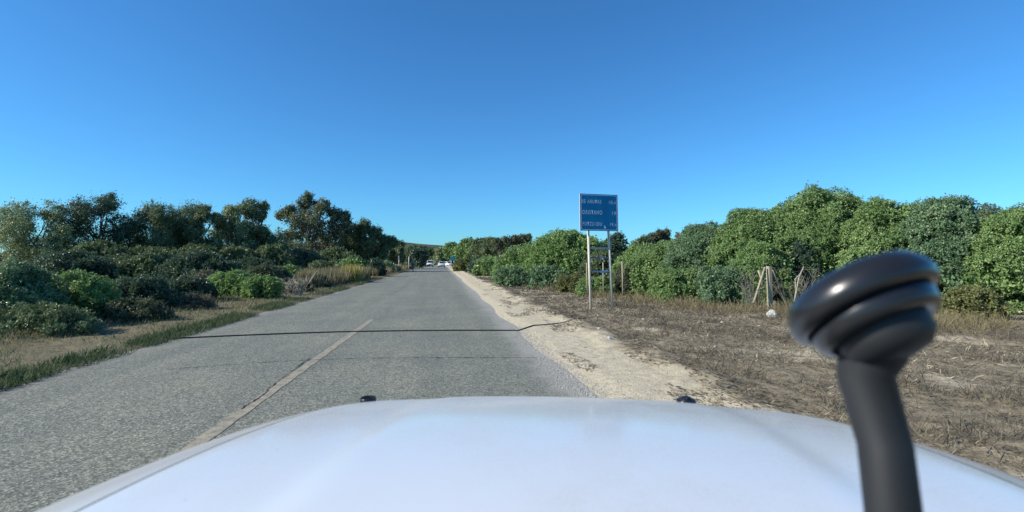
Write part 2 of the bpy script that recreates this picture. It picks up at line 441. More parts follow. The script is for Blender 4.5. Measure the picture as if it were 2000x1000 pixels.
def tree(name, label, lobes_px, D, mat, base, leaf=None, dens=1.0, trunks=1, group=None, jit=1.0, bark=BARK, tr=.13):
    """lobes_px: (px, py, radius px) crown clumps; base: px of the trunk foot"""
    rnd = random.Random(int(base * 13 + D))
    foot = at(base, 511, D); foot.z = 0
    root = empty(name, foot); tag(root, label, 'tree', group)
    L = leaf or max(.10, .0036 * D)
    s = Soup(); bm = bmesh.new(); cl = []
    for (px, py, rp) in lobes_px:
        r = rp / F * D * (1.2 if D < 60 and px < 600 else 1.0)
        dj = rnd.uniform(-1, 1) * r * 1.1 * jit
        c = at(px, py, D) ; c = c + FW * dj - foot
        cl.append((c, r))
        m = max(10, int(44 * dens))
        d = rand_dirs(m); cc = np.array(c) + d * (r * RNG.uniform(.25, 1.0, m) ** .6)[:, None]
        cr = r * RNG.uniform(.12, .46, m)
        nl = max(12, int(np.clip(52 * (r / (L * 5)) ** 1.0, 14, 120)))
        P = np.repeat(cc, nl, 0) + RNG.normal(0, .55, (m * nl, 3)) * np.repeat(cr, nl)[:, None] * 1.0
        D_ = unit(rand_dirs(m * nl) + np.array([0, 0, -.15])); O_ = unit(np.repeat(d, nl, 0) * .8 + np.array([0, 0, .5]))
        Ls = L * RNG.uniform(.6, 1.3, m * nl)
        t = np.clip(np.repeat(RNG.uniform(0, .65, m), nl) + RNG.uniform(0, .35, m * nl), 0, 1)
        ok = P[:, 2] > .1
        s.add(*leaf_quads(P[ok], D_[ok], Ls[ok], Ls[ok] * .45, t[ok], O_[ok]))
    tops = sorted(cl, key=lambda q: -q[0].z)
    trunks_t = []
    for i in range(trunks):
        a = Vector((rnd.uniform(-.5, .5) * (trunks > 1), rnd.uniform(-.3, .3) * (trunks > 1), -.1))
        tgt = tops[i % len(tops)][0] * .62
        mid = a.lerp(tgt, .5) + Vector((rnd.uniform(-.3, .3), rnd.uniform(-.3, .3), 0))
        tube(bm, [a, a.lerp(mid, .5), mid, tgt, tops[i % len(tops)][0]], [tr * 1.3, tr, tr * .75, tr * .5, .02], 7)
        trunks_t.append((a, mid, tgt))
    for c, r in cl:
        a, mid, tgt = rnd.choice(trunks_t)
        b = mid.lerp(tgt, rnd.uniform(0, .8)); q = b.lerp(c, .5) + Vector((rnd.uniform(-.2, .2), rnd.uniform(-.2, .2), rnd.uniform(0, .3)))
        tube(bm, [b, q, c], [tr * .5, tr * .32, .015], 5)
        for _ in range(4):
            e = c + Vector((rnd.uniform(-1, 1), rnd.uniform(-1, 1), rnd.uniform(-.5, 1))) * r * .8
            tube(bm, [q, q.lerp(e, .5) + Vector((0, 0, .08)), e], [tr * .22, .015, .006], 4)
    link('trunk', mesh_bm('trunk', bm), bark, root)
    link('crown', s.mesh('crown'), LM[mat], root)
    return root

# ------------------------------------------------------------------ left trees
G_L = 'trees along the left roadside'
tree('tree', 'loose dark green tree left of the pale olive tree, sky showing through', [(368, 418, 20), (388, 410, 14), (400, 425, 12), (375, 445, 20), (352, 430, 22), (392, 455, 16), (365, 470, 26), (340, 460, 24), (400, 412, 8), (420, 425, 9), (340, 480, 24), (385, 485, 22)], 50, 'olive', 372, group=G_L, trunks=2)
tree('tree', 'pale olive leafy tree with a ragged top right of the loose dark tree', [(440, 435, 16), (422, 450, 16), (462, 418, 14), (468, 405, 9), (450, 460, 22), (425, 478, 20), (470, 448, 16), (470, 480, 20), (415, 495, 16), (440, 500, 20), (455, 412, 9)], 52, 'pale', 445, group=G_L, trunks=2)
tree('tree', 'olive tree with a separate rounded tuft on top, left of the tallest tree', [(500, 408, 14), (512, 403, 9), (492, 418, 12), (515, 422, 9), (522, 455, 10), (532, 468, 13), (540, 484, 14), (505, 450, 16), (490, 470, 20), (515, 478, 18), (500, 500, 20), (485, 440, 10), (520, 500, 16)], 54, 'olive', 500, group=G_L, trunks=2)
tree('tree', 'tallest dark tree on the left with a pointed reddish tinged top', [(603, 385, 11), (598, 398, 14), (615, 402, 12), (638, 402, 14), (572, 410, 10), (560, 422, 14), (548, 420, 9), (590, 425, 20), (625, 425, 22), (655, 418, 14), (672, 422, 12), (678, 438, 10), (655, 440, 20), (580, 448, 20), (612, 452, 24), (645, 465, 24), (558, 462, 18), (590, 480, 24), (625, 488, 24), (550, 490, 18), (668, 455, 14), (570, 505, 20), (655, 490, 18), (600, 508, 22)], 71, 'oak', 606, group=G_L, trunks=3, tr=.18)
tree('tree', 'rounded green tree right of the tallest dark tree, with a light olive upper left side', [(672, 468, 14), (662, 488, 18), (765, 472, 10), (695, 452, 15), (715, 444, 14), (735, 455, 13), (700, 472, 18), (725, 472, 18), (748, 468, 11), (680, 485, 18), (712, 495, 20), (742, 490, 16), (755, 482, 8), (690, 508, 16), (730, 510, 16)], 75, 'olive', 715, group=G_L, trunks=2, dens=1.5)
tree('tree', 'small round tree beside the two pale poles on the left', [(765, 476, 10), (778, 478, 9), (772, 490, 12), (757, 492, 12), (783, 490, 8), (765, 504, 12), (782, 504, 9)], 99, 'olive', 770, group=G_L, dens=1.5)
tree('tree', 'dark shaded round tree behind the cyclist, overhanging the left road edge', [(812, 494, 8), (824, 495, 8), (804, 502, 9), (818, 503, 10), (829, 503, 6), (808, 512, 9), (822, 512, 8)], 108, 'dark', 814, group=G_L, dens=2.2)  # shade of its near side is put into the dark leaf colour
# outside the photograph's left edge: the same wood goes on
tree('tree', 'broad olive tree with a lower crown at the far left behind the dark mound bush', [(300, 415, 18), (320, 425, 14), (280, 430, 20), (305, 450, 24), (265, 455, 18), (325, 460, 20), (290, 480, 26), (320, 492, 20), (260, 490, 20)], 48, 'olive', 295, group=G_L, trunks=2)
tree('tree', 'tall dark green tree second from the left end of the tree row', [(195, 392, 18), (215, 405, 18), (170, 410, 18), (190, 430, 26), (225, 440, 20), (155, 445, 22), (190, 470, 28), (150, 485, 24), (225, 480, 24), (240, 460, 14)], 46, 'dark', 192, group=G_L, trunks=2)
tree('tree', 'pale olive tree at the left end of the tree row', [(50, 420, 22), (85, 412, 18), (20, 430, 22), (60, 450, 28), (105, 445, 20), (10, 465, 24), (60, 485, 28), (110, 485, 24), (125, 460, 16)], 43, 'pale', 60, group=G_L, trunks=2)

# left bushes
for a_ in (('olive thicket between the loose dark tree and the pale tree', 345, 430, 474, 46, 'olive'), ('olive thicket filling in below the pale olive tree', 420, 500, 478, 48, 'olive'),
           ('dark thicket below the tufted olive tree', 490, 570, 474, 50, 'olive'), ('thicket below the left half of the tallest tree', 550, 625, 482, 56, 'oak'), ('thicket below the right half of the tallest tree', 615, 695, 484, 60, 'olive'),
           ('dark thicket behind the wide dark bush at far left', 130, 250, 470, 42, 'olive'), ('olive thicket below the broad olive tree at far left', 240, 350, 476, 44, 'olive')):
    bush('thicket', a_[0], 'bush', *a_[1:], 18, group='thickets between the left trees')
G_B = 'bushes along the left verge'
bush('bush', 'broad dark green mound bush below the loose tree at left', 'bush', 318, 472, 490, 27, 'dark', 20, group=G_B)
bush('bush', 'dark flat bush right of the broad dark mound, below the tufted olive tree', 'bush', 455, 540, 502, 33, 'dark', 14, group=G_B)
bush('bush', 'low bright green bush under the tallest tree', 'bush', 528, 596, 516, 31, 'bright', 12, group=G_B)
bush('bush', 'grey brown bush above the bright green bush near the left verge', 'bush', 478, 552, 514, 24.5, 'brown', 14, group=G_B)
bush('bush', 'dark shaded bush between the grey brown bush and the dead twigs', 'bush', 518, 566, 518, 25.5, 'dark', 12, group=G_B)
bush('bush', 'bright yellow green bush closest to the left road edge', 'bush', 410, 500, 527, 20.2, 'bright', 16, group=G_B)
bush('bush', 'yellow green leafy bush adjoining the right side of the brightest bush', 'bush', 478, 548, 536, 19.6, 'bright', 12, group=G_B)
bush('bush', 'dark shaded bush left of the brightest green bush', 'bush', 325, 418, 540, 18.2, 'dark', 16, group=G_B)  # the shadow on this bush is put into its dark leaves
bush('bush', 'low scrub painted dark as a shaded hollow behind the leaning pale stick', 'bush', 586, 644, 536, 28, 'dark', 12, group=G_B)  # added for a dark hollow: its shade is put into the leaf colour
bush('bush', 'grey brown low scrub in front of the dark shaded verge bush', 'bush', 345, 425, 572, 15.6, 'grey', 12, group=G_B, dens=80)
bush('bush', 'olive low scrub right of the bleached bare twigs', 'bush', 556, 612, 548, 24, 'olive', 12, group=G_B)
bush('bush', 'brownish low scrub in front of the dark low bush at far left', 'bush', 180, 330, 580, 12.6, 'brown', 16, group=G_B, dens=110)
bush('bush', 'olive low scrub in front of the leftmost grey green bush', 'bush', -60, 190, 590, 10.2, 'olive', 18, group=G_B, dens=130)
bush('bush', 'grey leaved bush between the dark mound and the dark shaded verge bush', 'bush', 370, 440, 526, 21.5, 'grey', 12, group=G_B, dens=60)
bush('bush', 'grey brown low scrub behind the leaning pale stick', 'bush', 588, 645, 524, 32, 'grey', 14, group=G_B)
bush('bush', 'olive green scrub at the foot of the tallest tree', 'bush', 600, 668, 508, 44, 'olive', 12, group=G_B)
bush('bush', 'green bush behind the yellow straw tuft', 'bush', 662, 726, 502, 50, 'mastic', 12, group=G_B)
bush('bush', 'dark green round bush at the right end of the tall dry grass', 'bush', 712, 752, 505, 50, 'dark', 12, group=G_B)
bush('bush', 'grey green bush left of the two pale poles', 'bush', 736, 770, 510, 66, 'blue', 12, group=G_B)
bush('bush', 'low olive scrub around the foot of the two pale poles', 'bush', 776, 806, 516, 97, 'olive', 10, group=G_B)
bush('bush', 'yellow flowering scrub beside the cyclist at the road edge', 'bush', 808, 826, 517, 112, 'autumn', 8, group=G_B)
bush('bush', 'low olive scrub left of the white van', 'bush', 822, 838, 511, 150, 'olive', 8, group=G_B)
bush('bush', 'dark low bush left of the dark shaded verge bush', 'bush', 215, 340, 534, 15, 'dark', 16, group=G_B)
bush('bush', 'yellow green low bush at the left verge beyond the dark low bush', 'bush', 80, 225, 528, 12.6, 'bright', 16, group=G_B)
bush('bush', 'grey green bush at the leftmost edge of the verge', 'bush', -80, 110, 512, 11.2, 'blue', 18, group=G_B)
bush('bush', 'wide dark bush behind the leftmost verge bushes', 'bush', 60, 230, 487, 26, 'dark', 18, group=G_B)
bush('bush', 'olive bush between the wide dark bush and the broad dark mound', 'bush', 215, 335, 494, 27, 'olive', 16, group=G_B)

# ------------------------------------------------------------------ right bushes
G_R = 'bushes along the right verge'
bush('bush', 'tallest glossy green bush behind the wooden strainer post', 'bush', 1475, 1725, 366, 18.6, 'mastic', 40, group=G_R, leaf=.066)
bush('bush', 'tall glossy green bush sloping down left of the tallest one', 'bush', 1385, 1570, 398, 19, 'mastic', 30, group=G_R, leaf=.066)
bush('bush', 'leafy glossy bush right behind the left brace of the strainer post', 'bush', 1425, 1560, 470, 17.2, 'mastic', 22, group=G_R, leaf=.064)
bush('bush', 'blue green bush stepping down from the tall glossy bushes towards the sign', 'bush', 1300, 1465, 434, 20, 'blue', 28, group=G_R, leaf=.064)
bush('bush', 'broad mid green bush right of the blue sign', 'bush', 1222, 1400, 466, 21.5, 'mastic', 30, group=G_R, leaf=.064)
bush('bush', 'low grey green shrub growing out of the verge left of the strainer post', 'bush', 1360, 1475, 520, 17, 'blue', 18, group=G_R, leaf=.060)
bush('bush', 'low glossy bush at the front of the broad mid green bush', 'bush', 1265, 1395, 520, 18.2, 'mastic', 18, group=G_R, leaf=.060)
bush('bush', 'pale green bush right behind the right sign post', 'bush', 1200, 1300, 478, 25, 'bright', 20, group=G_R)
bush('bush', 'brownish bush around the rightmost thin fence stake', 'bush', 1195, 1262, 514, 21.5, 'brown', 14, group=G_R, leaf=.060)
bush('bush', 'low green bush at the feet of the thin fence stakes between the sign posts', 'bush', 1122, 1212, 538, 21.5, 'mastic', 14, group=G_R, leaf=.060)
bush('bush', 'big rounded bright green dome bush left of the blue sign', 'bush', 1025, 1190, 447, 33, 'bright', 36, group=G_R)
bush('bush', 'sloping green bush on the left flank of the big dome bush', 'bush', 968, 1085, 480, 36, 'mastic', 24, group=G_R)
bush('bush', 'grey green low bush standing furthest out on the verge left of the sign', 'bush', 962, 1040, 520, 29.5, 'blue', 16, group=G_R)
bush('bush', 'grey green bush between the low verge bush and the left sign post', 'bush', 1030, 1120, 517, 27.5, 'blue', 18, group=G_R)
bush('bush', 'yellowing low scrub left of the left sign post', 'bush', 1085, 1152, 535, 23.5, 'autumn', 14, group=G_R, leaf=.060)
bush('bush', 'dark green bush behind the top rail of the sign posts', 'bush', 1165, 1240, 456, 36, 'dark', 18, group=G_R)
bush('bush', 'dull green bush behind the three rails between the sign posts', 'bush', 1135, 1210, 487, 28, 'olive', 18, group=G_R)
bush('bush', 'dark green bush where the right hedge meets the sand', 'bush', 925, 1000, 500, 52, 'mastic', 18, group=G_R)
bush('bush', 'dark hollow bush beside the yellowing scrub down the right verge', 'bush', 915, 948, 507, 66, 'dark', 12, group=G_R)
bush('bush', 'yellow brown scrub right of the small blue sign', 'bush', 888, 925, 506, 76, 'autumn', 12, group=G_R)
bush('bush', 'rounded grey green bush behind the broad mid green bush', 'bush', 1222, 1290, 461, 46, 'olive', 16, group=G_R)
bush('bush', 'grey green bush right of the browned tree', 'bush', 1290, 1352, 468, 44, 'blue', 14, group=G_R)
bush('bush', 'grey green bush top peeping over the stepping blue green bush', 'bush', 1345, 1410, 450, 28, 'olive', 14, group=G_R)
bush('bush', 'dark leaved bush standing in for a shaded hollow low between the tall glossy bushes', 'bush', 1540, 1600, 470, 17.2, 'dark', 14, group=G_R, leaf=.064)  # dark leaf colour stands for the shade in the hedge hollow
bush('bush', 'glossy green bush behind the phone mount', 'bush', 1640, 1830, 385, 16.8, 'mastic', 30, group=G_R, leaf=.066)
bush('bush', 'tall blue green bush second from the right edge of the picture', 'bush', 1750, 1950, 380, 15.8, 'blue', 30, group=G_R, leaf=.066)
bush('bush', 'glossy green bush at the right edge of the picture', 'bush', 1890, 2080, 402, 14.6, 'mastic', 28, group=G_R, leaf=.066)
bush('bush', 'low grey green shrub in front of the glossy bush behind the phone mount', 'bush', 1690, 1790, 545, 14.2, 'blue', 14, group=G_R, leaf=.060)
bush('bush', 'low yellowing shrub at the foot of the right edge bush', 'bush', 1840, 1950, 560, 12.8, 'autumn', 14, group=G_R, leaf=.060)

bush('bush', 'tall green bush filling in behind the tallest glossy one', 'bush', 1580, 1740, 383, 20.5, 'mastic', 26, group=G_R, leaf=.066)
bush('bush', 'green bush behind the gap between the phone mount bush and the blue green one', 'bush', 1690, 1900, 398, 18.6, 'bright', 28, group=G_R, leaf=.066)
bush('bush', 'olive bush behind the two rightmost bushes of the picture', 'bush', 1840, 2060, 400, 17.6, 'olive', 28, group=G_R, leaf=.066)
G_F = 'trees beyond the right hedge'
tree('tree', 'browned tree rising behind the hedge right of the sign', [(1272, 462, 8), (1285, 457, 8), (1300, 456, 9), (1290, 466, 10), (1305, 468, 8), (1268, 470, 8), (1285, 478, 12)], 48, 'brown', 1288, group=G_F, dens=1.1)
tree('tree', 'sparse twiggy tree beside the browned tree with sky showing through', [(1325, 460, 7), (1338, 461, 7), (1330, 470, 9), (1345, 470, 6)], 50, 'grey', 1332, group=G_F, dens=.35)
tree('tree', 'dark leafy tree top peeping over the step of the hedge', [(1362, 452, 6), (1370, 448, 5), (1356, 458, 6), (1368, 460, 8)], 40, 'brown', 1362, group=G_F, dens=.7)
tree('tree', 'grey brown topped tree left of the dome bush', [(1005, 468, 9), (1020, 466, 9), (1032, 463, 6), (990, 472, 10), (1012, 480, 14), (985, 488, 14), (1030, 480, 10), (972, 476, 10)], 68, 'brown', 1008, group=G_F, dens=1.3, trunks=2)
tree('tree', 'olive tree in the middle of the far right tree line', [(945, 473, 9), (958, 471, 8), (932, 476, 9), (968, 474, 8), (948, 486, 14), (930, 492, 12), (965, 490, 12)], 78, 'olive', 948, group=G_F, dens=1.5)
tree('tree', 'green tree left of the olive tree in the far right tree line', [(908, 473, 7), (918, 472, 7), (902, 482, 9), (918, 484, 10), (896, 492, 9), (912, 496, 12), (928, 480, 8)], 92, 'mastic', 910, group=G_F, dens=1.6)
tree('tree', 'small bright tree above the small blue sign at the bend', [(876, 480, 6), (884, 479, 6), (871, 488, 7), (883, 489, 8), (893, 488, 7), (876, 498, 8), (890, 499, 8)], 150, 'mastic', 881, group=G_F, dens=1.6)
tree('tree', 'grey green tree standing behind the white van at the bend', [(838, 492, 7), (848, 489, 7), (842, 500, 9), (853, 500, 8), (833, 503, 7), (848, 509, 8)], 225, 'olive', 844, group=G_F, dens=1.6)
tree('tree', 'grey green tree standing behind the white car at the bend', [(858, 490, 7), (866, 492, 7), (862, 500, 8), (869, 503, 7), (856, 507, 8), (866, 510, 8)], 215, 'pale', 862, group=G_F, dens=1.6)
tree('tree', 'olive tree in the distance left of the van, behind the dark shaded tree', [(800, 488, 7), (810, 486, 7), (820, 487, 7), (829, 489, 7), (806, 495, 8), (824, 496, 8), (795, 495, 7)], 205, 'olive', 812, group=G_F, dens=1.6)

# far wood that reads as one mass, and the hill behind it
s = Soup()
for i in range(330):
    a = RNG.uniform(-62, 62)
    d = RNG.uniform(240, 420)
    if -16 < a < 3: d = RNG.uniform(285, 420)
    x, y = d * math.sin(R(a) ), d * math.cos(R(a))
    hgt_ = RNG.uniform(4.0, 7.0); r = hgt_ * .55
    n = 260
    dd = rand_dirs(n); P = np.array([x, y, hgt_ * .5]) + dd * np.array([r * 1.5, r * 1.2, hgt_ * .5]) * RNG.uniform(.75, 1.05, (n, 1))
    s.add(*leaf_quads(P, unit(dd + rand_dirs(n) * .7), np.full(n, 2.0), np.full(n, 1.3), np.clip(RNG.uniform(.0, .7) + RNG.uniform(0, .3, n), 0, 1)))
tag(link('far_wood', s.mesh('far_wood'), LM['olive']), 'far wood of low green trees closing the horizon beyond the bend', 'wood', kind='stuff')
hx = np.linspace(-900, 700, 90); hy = np.linspace(600, 1100, 24)
A, B = np.meshgrid(hx, hy)
ridge = np.clip(1 - np.abs(B - 820) / 220, 0, 1) ** .8
Hh = 33 * np.exp(-((A + 130) / 420) ** 2) * ridge * (.85 + .3 * fbm(A / 90, B / 90, 5)) + 1.6 * (vnoise(A / 9, B / 9, 4) - .5) * ridge - .5
idx = np.arange(A.size).reshape(A.shape)
FC = np.stack([idx[:-1, :-1].ravel(), idx[:-1, 1:].ravel(), idx[1:, 1:].ravel(), idx[1:, :-1].ravel()], 1)
def wooded():
    m, n, l, b = new_mat('wooded_hill')
    g = n.new('ShaderNodeNewGeometry'); f = noise(n, l, g.outputs['Position'], .12, 6, .7)
    l.new(ramp(n, l, f, [(.3, (.022, .034, .022)), (.7, (.075, .095, .045))]), b.inputs['Base Color'])
    b.inputs['Roughness'].default_value = .95; bump(n, l, b, f, 1.0, 6.0)
    return m
tag(link('hill', mesh_np('hill', np.stack([A.ravel(), B.ravel(), Hh.ravel()], 1), FC, smooth=True), wooded()), kind='structure')

# ------------------------------------------------------------------ grass, litter, gravel (uncountable)
def blades(P, L, Wd, lean, tint):
    n = len(P)
    D = unit(np.stack([RNG.normal(0, lean, n), RNG.normal(0, lean, n), np.ones(n)], 1))
    return leaf_quads(P, D, L, Wd, tint)
def scatter(n, x0, x1, y0, y1, pw=1.6):
    y = y0 + (y1 - y0) * RNG.random(n) ** pw
    x = RNG.uniform(x0, x1, n)
    return x, y
def place(x, y): return np.stack([x, y, hgt(x, y) - .005], 1)
# left verge: tussocky dry grass with a green fringe by the tarmac
s = Soup()
x, y = scatter(170000, -15.5, -5.05, 3, 75, 1.7)
k = fbm(x * 1.1, y * .8, 41); ok = RNG.random(len(x)) < np.clip((k - .26) * 3.2, .2, 1)
x, y, k = x[ok], y[ok], k[ok]
L = RNG.uniform(.04, .13, len(x)) * (.6 + k) * np.where(x < -7.2, 1.7, 1.0)
s.add(*blades(place(x, y), L, np.maximum(.007, y * .0007), .75, RNG.uniform(0, 1, len(x))))
tag(link('dry_grass', s.mesh('dry_grass'), LM['dry']), 'dry yellowed grass covering the left verge', 'grass', kind='stuff')
s = Soup()
x, y = scatter(34000, -5.6, -4.85, 3, 40, 1.7)
x = np.where(y < 14, np.maximum(x, -5.25 - .12 * RNG.random(len(x))), x); k = fbm(y * .9, x * .6, 51); ok = RNG.random(len(x)) < np.clip((k - .40 + .16 * (y < 13.5)) * 5, .03, 1)
x, y = x[ok], y[ok]
s.add(*blades(place(x, y), RNG.uniform(.05, .17, len(x)), np.full(len(x), .011), .6, RNG.uniform(0, 1, len(x))))
x, y = scatter(9000, -8.5, -5.3, 3, 45, 1.5)
k = fbm(x * .9, y * .9, 77); ok = k > .50
x, y = x[ok], y[ok]
s.add(*blades(place(x, y), RNG.uniform(.07, .2, len(x)), np.full(len(x), .012), .6, RNG.uniform(0, 1, len(x))))
tag(link('green_grass', s.mesh('green_grass'), LM['turf']), 'green grass fringe along the left edge of the tarmac', 'grass', kind='stuff')
# tall dry grass by the trees
s = Soup()
for (p0_, p1_, D0, D1, n, hh) in ((590, 730, 27, 44, 9000, .95), (730, 800, 48, 92, 3500, .8), (545, 640, 24, 30, 2500, .6)):
    px = RNG.uniform(p0_, p1_, n); D = D0 + (D1 - D0) * np.clip((px - p0_) / (p1_ - p0_) + RNG.normal(0, .12, n), 0, 1)
    a = (px - PX) / F
    x = RT.x * a * D + FW.x * D; y = RT.y * a * D + FW.y * D
    ok = (x < -6.0) & (x > -11)
    x, y, D = x[ok], y[ok], D[ok]
    s.add(*blades(place(x, y), hh * RNG.uniform(.45, 1.25, len(x)), .0009 * D, .22, RNG.uniform(0, .8, len(x))))
tag(link('tall_dry_grass', s.mesh('tall_dry_grass'), LM['dry']), 'tall pale dry grass in front of the trees on the left', 'grass', kind='stuff')
c = at(686, 511, 36); c.z = 0
s = Soup(); n = 900
P = np.stack([RNG.normal(0, .32, n), RNG.normal(0, .3, n), np.zeros(n)], 1)
s.add(*blades(P, RNG.uniform(.7, 1.45, n), np.full(n, .03), .13, RNG.uniform(0, 1, n)))
o = link('grass_tuft', s.mesh('grass_tuft'), LM['straw']); o.location = c
tag(o, 'tall bright yellow straw tuft standing out of the dry grass on the left', 'grass tuft')
# right verge: twigs and dead stalks lying about
s = Soup()
x, y = scatter(210000, 2.3, 13.0, 2.2, 46, 1.5)
k = fbm(x * .9, y * .9, 61); k2 = fbm(x * 3, y * 3, 62)
edge = np.clip((x - 2.9 + (k - .47) * 2.4) / .8, .02, 1)
ok = (RNG.random(len(x)) < edge * np.clip((k2 - .25) * 3, .15, 1)) & (x < 4.2 + 46 / np.maximum(y, 4) * 2.3)
x, y = x[ok], y[ok]; n = len(x)
D = unit(np.stack([RNG.normal(0, 1, n), RNG.normal(0, .8, n), np.abs(RNG.normal(0, .45, n))], 1))
L = RNG.uniform(.025, .13, n) * np.where(RNG.random(n) < .04, 2.2, 1)
s.add(*leaf_quads(place(x, y) + np.array([0, 0, .012]), D, L, np.maximum(.005, y * .0007) * RNG.uniform(.7, 1.8, n), np.clip(RNG.uniform(0, 1, n) ** 1.3 * (.35 + 1.3 * fbm(x * 1.6 + 9, y * 1.6, 66)), 0, 1)))
# dark smears of old clippings and wheel scuffs on the sand
x, y = scatter(26000, 1.8, 3.6, 2.2, 26, 1.4)
k = fbm(x * 3.1, y * .8, 71); ok = (k + (x - 2.5) * .10) > .53
x, y = x[ok], y[ok]; n = len(x)
D = unit(np.stack([RNG.normal(.1, .35, n), RNG.normal(-.9, .4, n), np.abs(RNG.normal(0, .08, n))], 1))
s.add(*leaf_quads(place(x, y) + np.array([0, 0, .008]), D, RNG.uniform(.03, .13, n), RNG.uniform(.006, .014, n), RNG.uniform(0, .55, n)))
tag(link('twig_litter', s.mesh('twig_litter'), LM['litter']), 'grey brown dead twigs and stalks strewn over the right verge', 'litter', kind='stuff')
# dry weeds at the foot of the hedge
s = Soup()
px = RNG.uniform(960, 1960, 16000)
hed = np.interp(px, [960, 1028, 1081, 1200, 1300, 1400, 1520, 1650, 1960], [38, 29, 26, 19.8, 17.3, 15.6, 14.6, 13.0, 11.4])
D = hed + RNG.normal(-.5, .8, len(px))
a = (px - PX) / F
x = RT.x * a * D + FW.x * D; y = RT.y * a * D + FW.y * D
k = fbm(x * 1.4, y * 1.4, 91); ok = RNG.random(len(x)) < np.clip((k - .33) * 4, .05, 1)
x, y = x[ok], y[ok]; n = len(x)
s.add(*blades(place(x, y), RNG.uniform(.05, .46, n) * (.5 + k[ok]), np.maximum(.007, y * .0007), .8, RNG.uniform(0, .75, n)))
tag(link('dry_weeds', s.mesh('dry_weeds'), LM['dry']), 'dry brown weeds along the foot of the right hedge', 'weeds', kind='stuff')
x, y = scatter(60000, 3.3, 12.5, 3, 17, 1.3)
k = fbm(x * 1.9, y * 1.9, 191); ok = (k > .57) & (x < 4.2 + 46 / np.maximum(y, 4) * 2.3)
x, y, k = x[ok], y[ok], k[ok]; n = len(x)
s = Soup(); s.add(*blades(place(x, y), RNG.uniform(.03, .17, n) * (k - .40) * 6, np.full(n, .007), .8, RNG.uniform(0, .6, n)))
tag(link('low_weeds', s.mesh('low_weeds'), LM['litter']), 'low grey dead weed tufts among the twigs on the right verge', 'weeds', kind='stuff')
s = Soup()
x, y = scatter(2600, 3.2, 9, 3, 20, 1.2)
k = fbm(x * 1.1, y * 1.1, 101); ok = k > .55
x, y = x[ok], y[ok]; n = len(x)
s.add(*blades(place(x, y), RNG.uniform(.05, .2, n), np.full(n, .005), .6, RNG.uniform(.2, 1, n)))
tag(link('straw_stalks', s.mesh('straw_stalks'), LM['dry']), 'sparse straw coloured stalks standing on the right verge', 'grass', kind='stuff')
# gravel along the broken tarmac edge
oct_v = np.array([[1, 0, 0], [-1, 0, 0], [0, 1, 0], [0, -1, 0], [0, 0, 1], [0, 0, -1]], float)
oct_f = np.array([[0, 2, 4], [2, 1, 4], [1, 3, 4], [3, 0, 4], [2, 0, 5], [1, 2, 5], [3, 1, 5], [0, 3, 5]])
def stones(x, y, r):
    n = len(x)
    V = oct_v[None] * (r[:, None, None] * RNG.uniform(.6, 1.3, (n, 6, 1))) * np.array([1, 1, .7])
    a = RNG.uniform(0, 6.28, n); ca, sa = np.cos(a)[:, None], np.sin(a)[:, None]
    V = np.stack([V[..., 0] * ca - V[..., 1] * sa, V[..., 0] * sa + V[..., 1] * ca, V[..., 2]], 2)
    V += np.stack([x, y, np.maximum(hgt(x, y), 0) + r * .25], 1)[:, None]
    FC = (oct_f[None] + (np.arange(n) * 6)[:, None, None]).reshape(-1, 3)
    return V.reshape(-1, 3), FC
y = 2.4 + 9 * RNG.random(5200) ** 1.3; x = RNG.normal(1.62, .13, 5200)
V, FC = stones(x, y, RNG.uniform(.004, .014, 5200))
tag(link('gravel', mesh_np('gravel', V, FC, {'tint': RNG.random(len(FC) // 8).repeat(8)}), plain('grey_gravel', (.34, .33, .30), .9, var=.4, scale=60)), 'grey gravel crumbling from the right edge of the tarmac', 'gravel', kind='stuff')

# ------------------------------------------------------------------ direction sign
def sign_blue():
    m, n, l, b = new_mat('faded_blue_sign_face')
    g = n.new('ShaderNodeTexCoord'); f = noise(n, l, g.outputs['Object'], 2.2, 5, .6)
    l.new(ramp(n, l, f, [(.3, (.002, .155, .335)), (.7, (.003, .22, .425))]), b.inputs['Base Color'])
    b.inputs['Roughness'].default_value = .6; b.inputs['Specular IOR Level'].default_value = .2
    return m
BLUE = sign_blue()
LETTER = plain('faded_white_lettering', (.52, .64, .76), .6, var=.2, scale=14)
FADEBLUE = plain('faded_blue_plate', (.30, .33, .36), .5, var=.2)
ALU = plain('bare_aluminium_edge', (.58, .58, .55), .45, .3)
DS = 15.4
base = at(1176, 605, DS); base.z = 0
sg = empty('direction_sign', base, R(8))
tag(sg, 'blue road sign listing three towns with distances on two pale steel posts', 'road sign')
mppx = DS / F
def S_(px, py): return Vector(((px - 1176) * mppx * 1.02, 0, at(1176, py, DS).z))
T = lambda px, py: S_(px, py)
for (pt, pb) in (((1150.8, 448), (1154.5, 607)), ((1193.0, 448), (1199.5, 607))):
    bm = bmesh.new(); a, b_ = T(*pb), T(*pt); a.z = -.2; a.y = b_.y = .05
    tube(bm, [a, b_], .038, 14)
    link('post', mesh_bm('post', bm, True), STEEL, sg)
zt, zb = T(0, 379.5).z, T(0, 451).z; xl, xr = T(1133.3, 0).x, T(1211.5, 0).x
bm = bmesh.new(); box(bm, ((xl + xr) / 2, 0, (zt + zb) / 2), (xr - xl, .022, zt - zb), bev=.004)
pan = link('panel', mesh_bm('panel', bm), BLUE, sg)
for xx in (xl - .007, xr + .006):                                    # folded aluminium edge left and right
    bm = bmesh.new(); box(bm, (xx, .004, (zt + zb) / 2), (.013, .034, zt - zb), bev=.003)
    link('edge_strip', mesh_bm('edge_strip', bm), ALU, pan)
for zz in (zt - .2, zb + .2):
    bm = bmesh.new(); box(bm, ((xl + xr) / 2, .03, zz), (xr - xl - .1, .035, .04)); link('back_rail', mesh_bm('back_rail', bm), STEEL, pan)
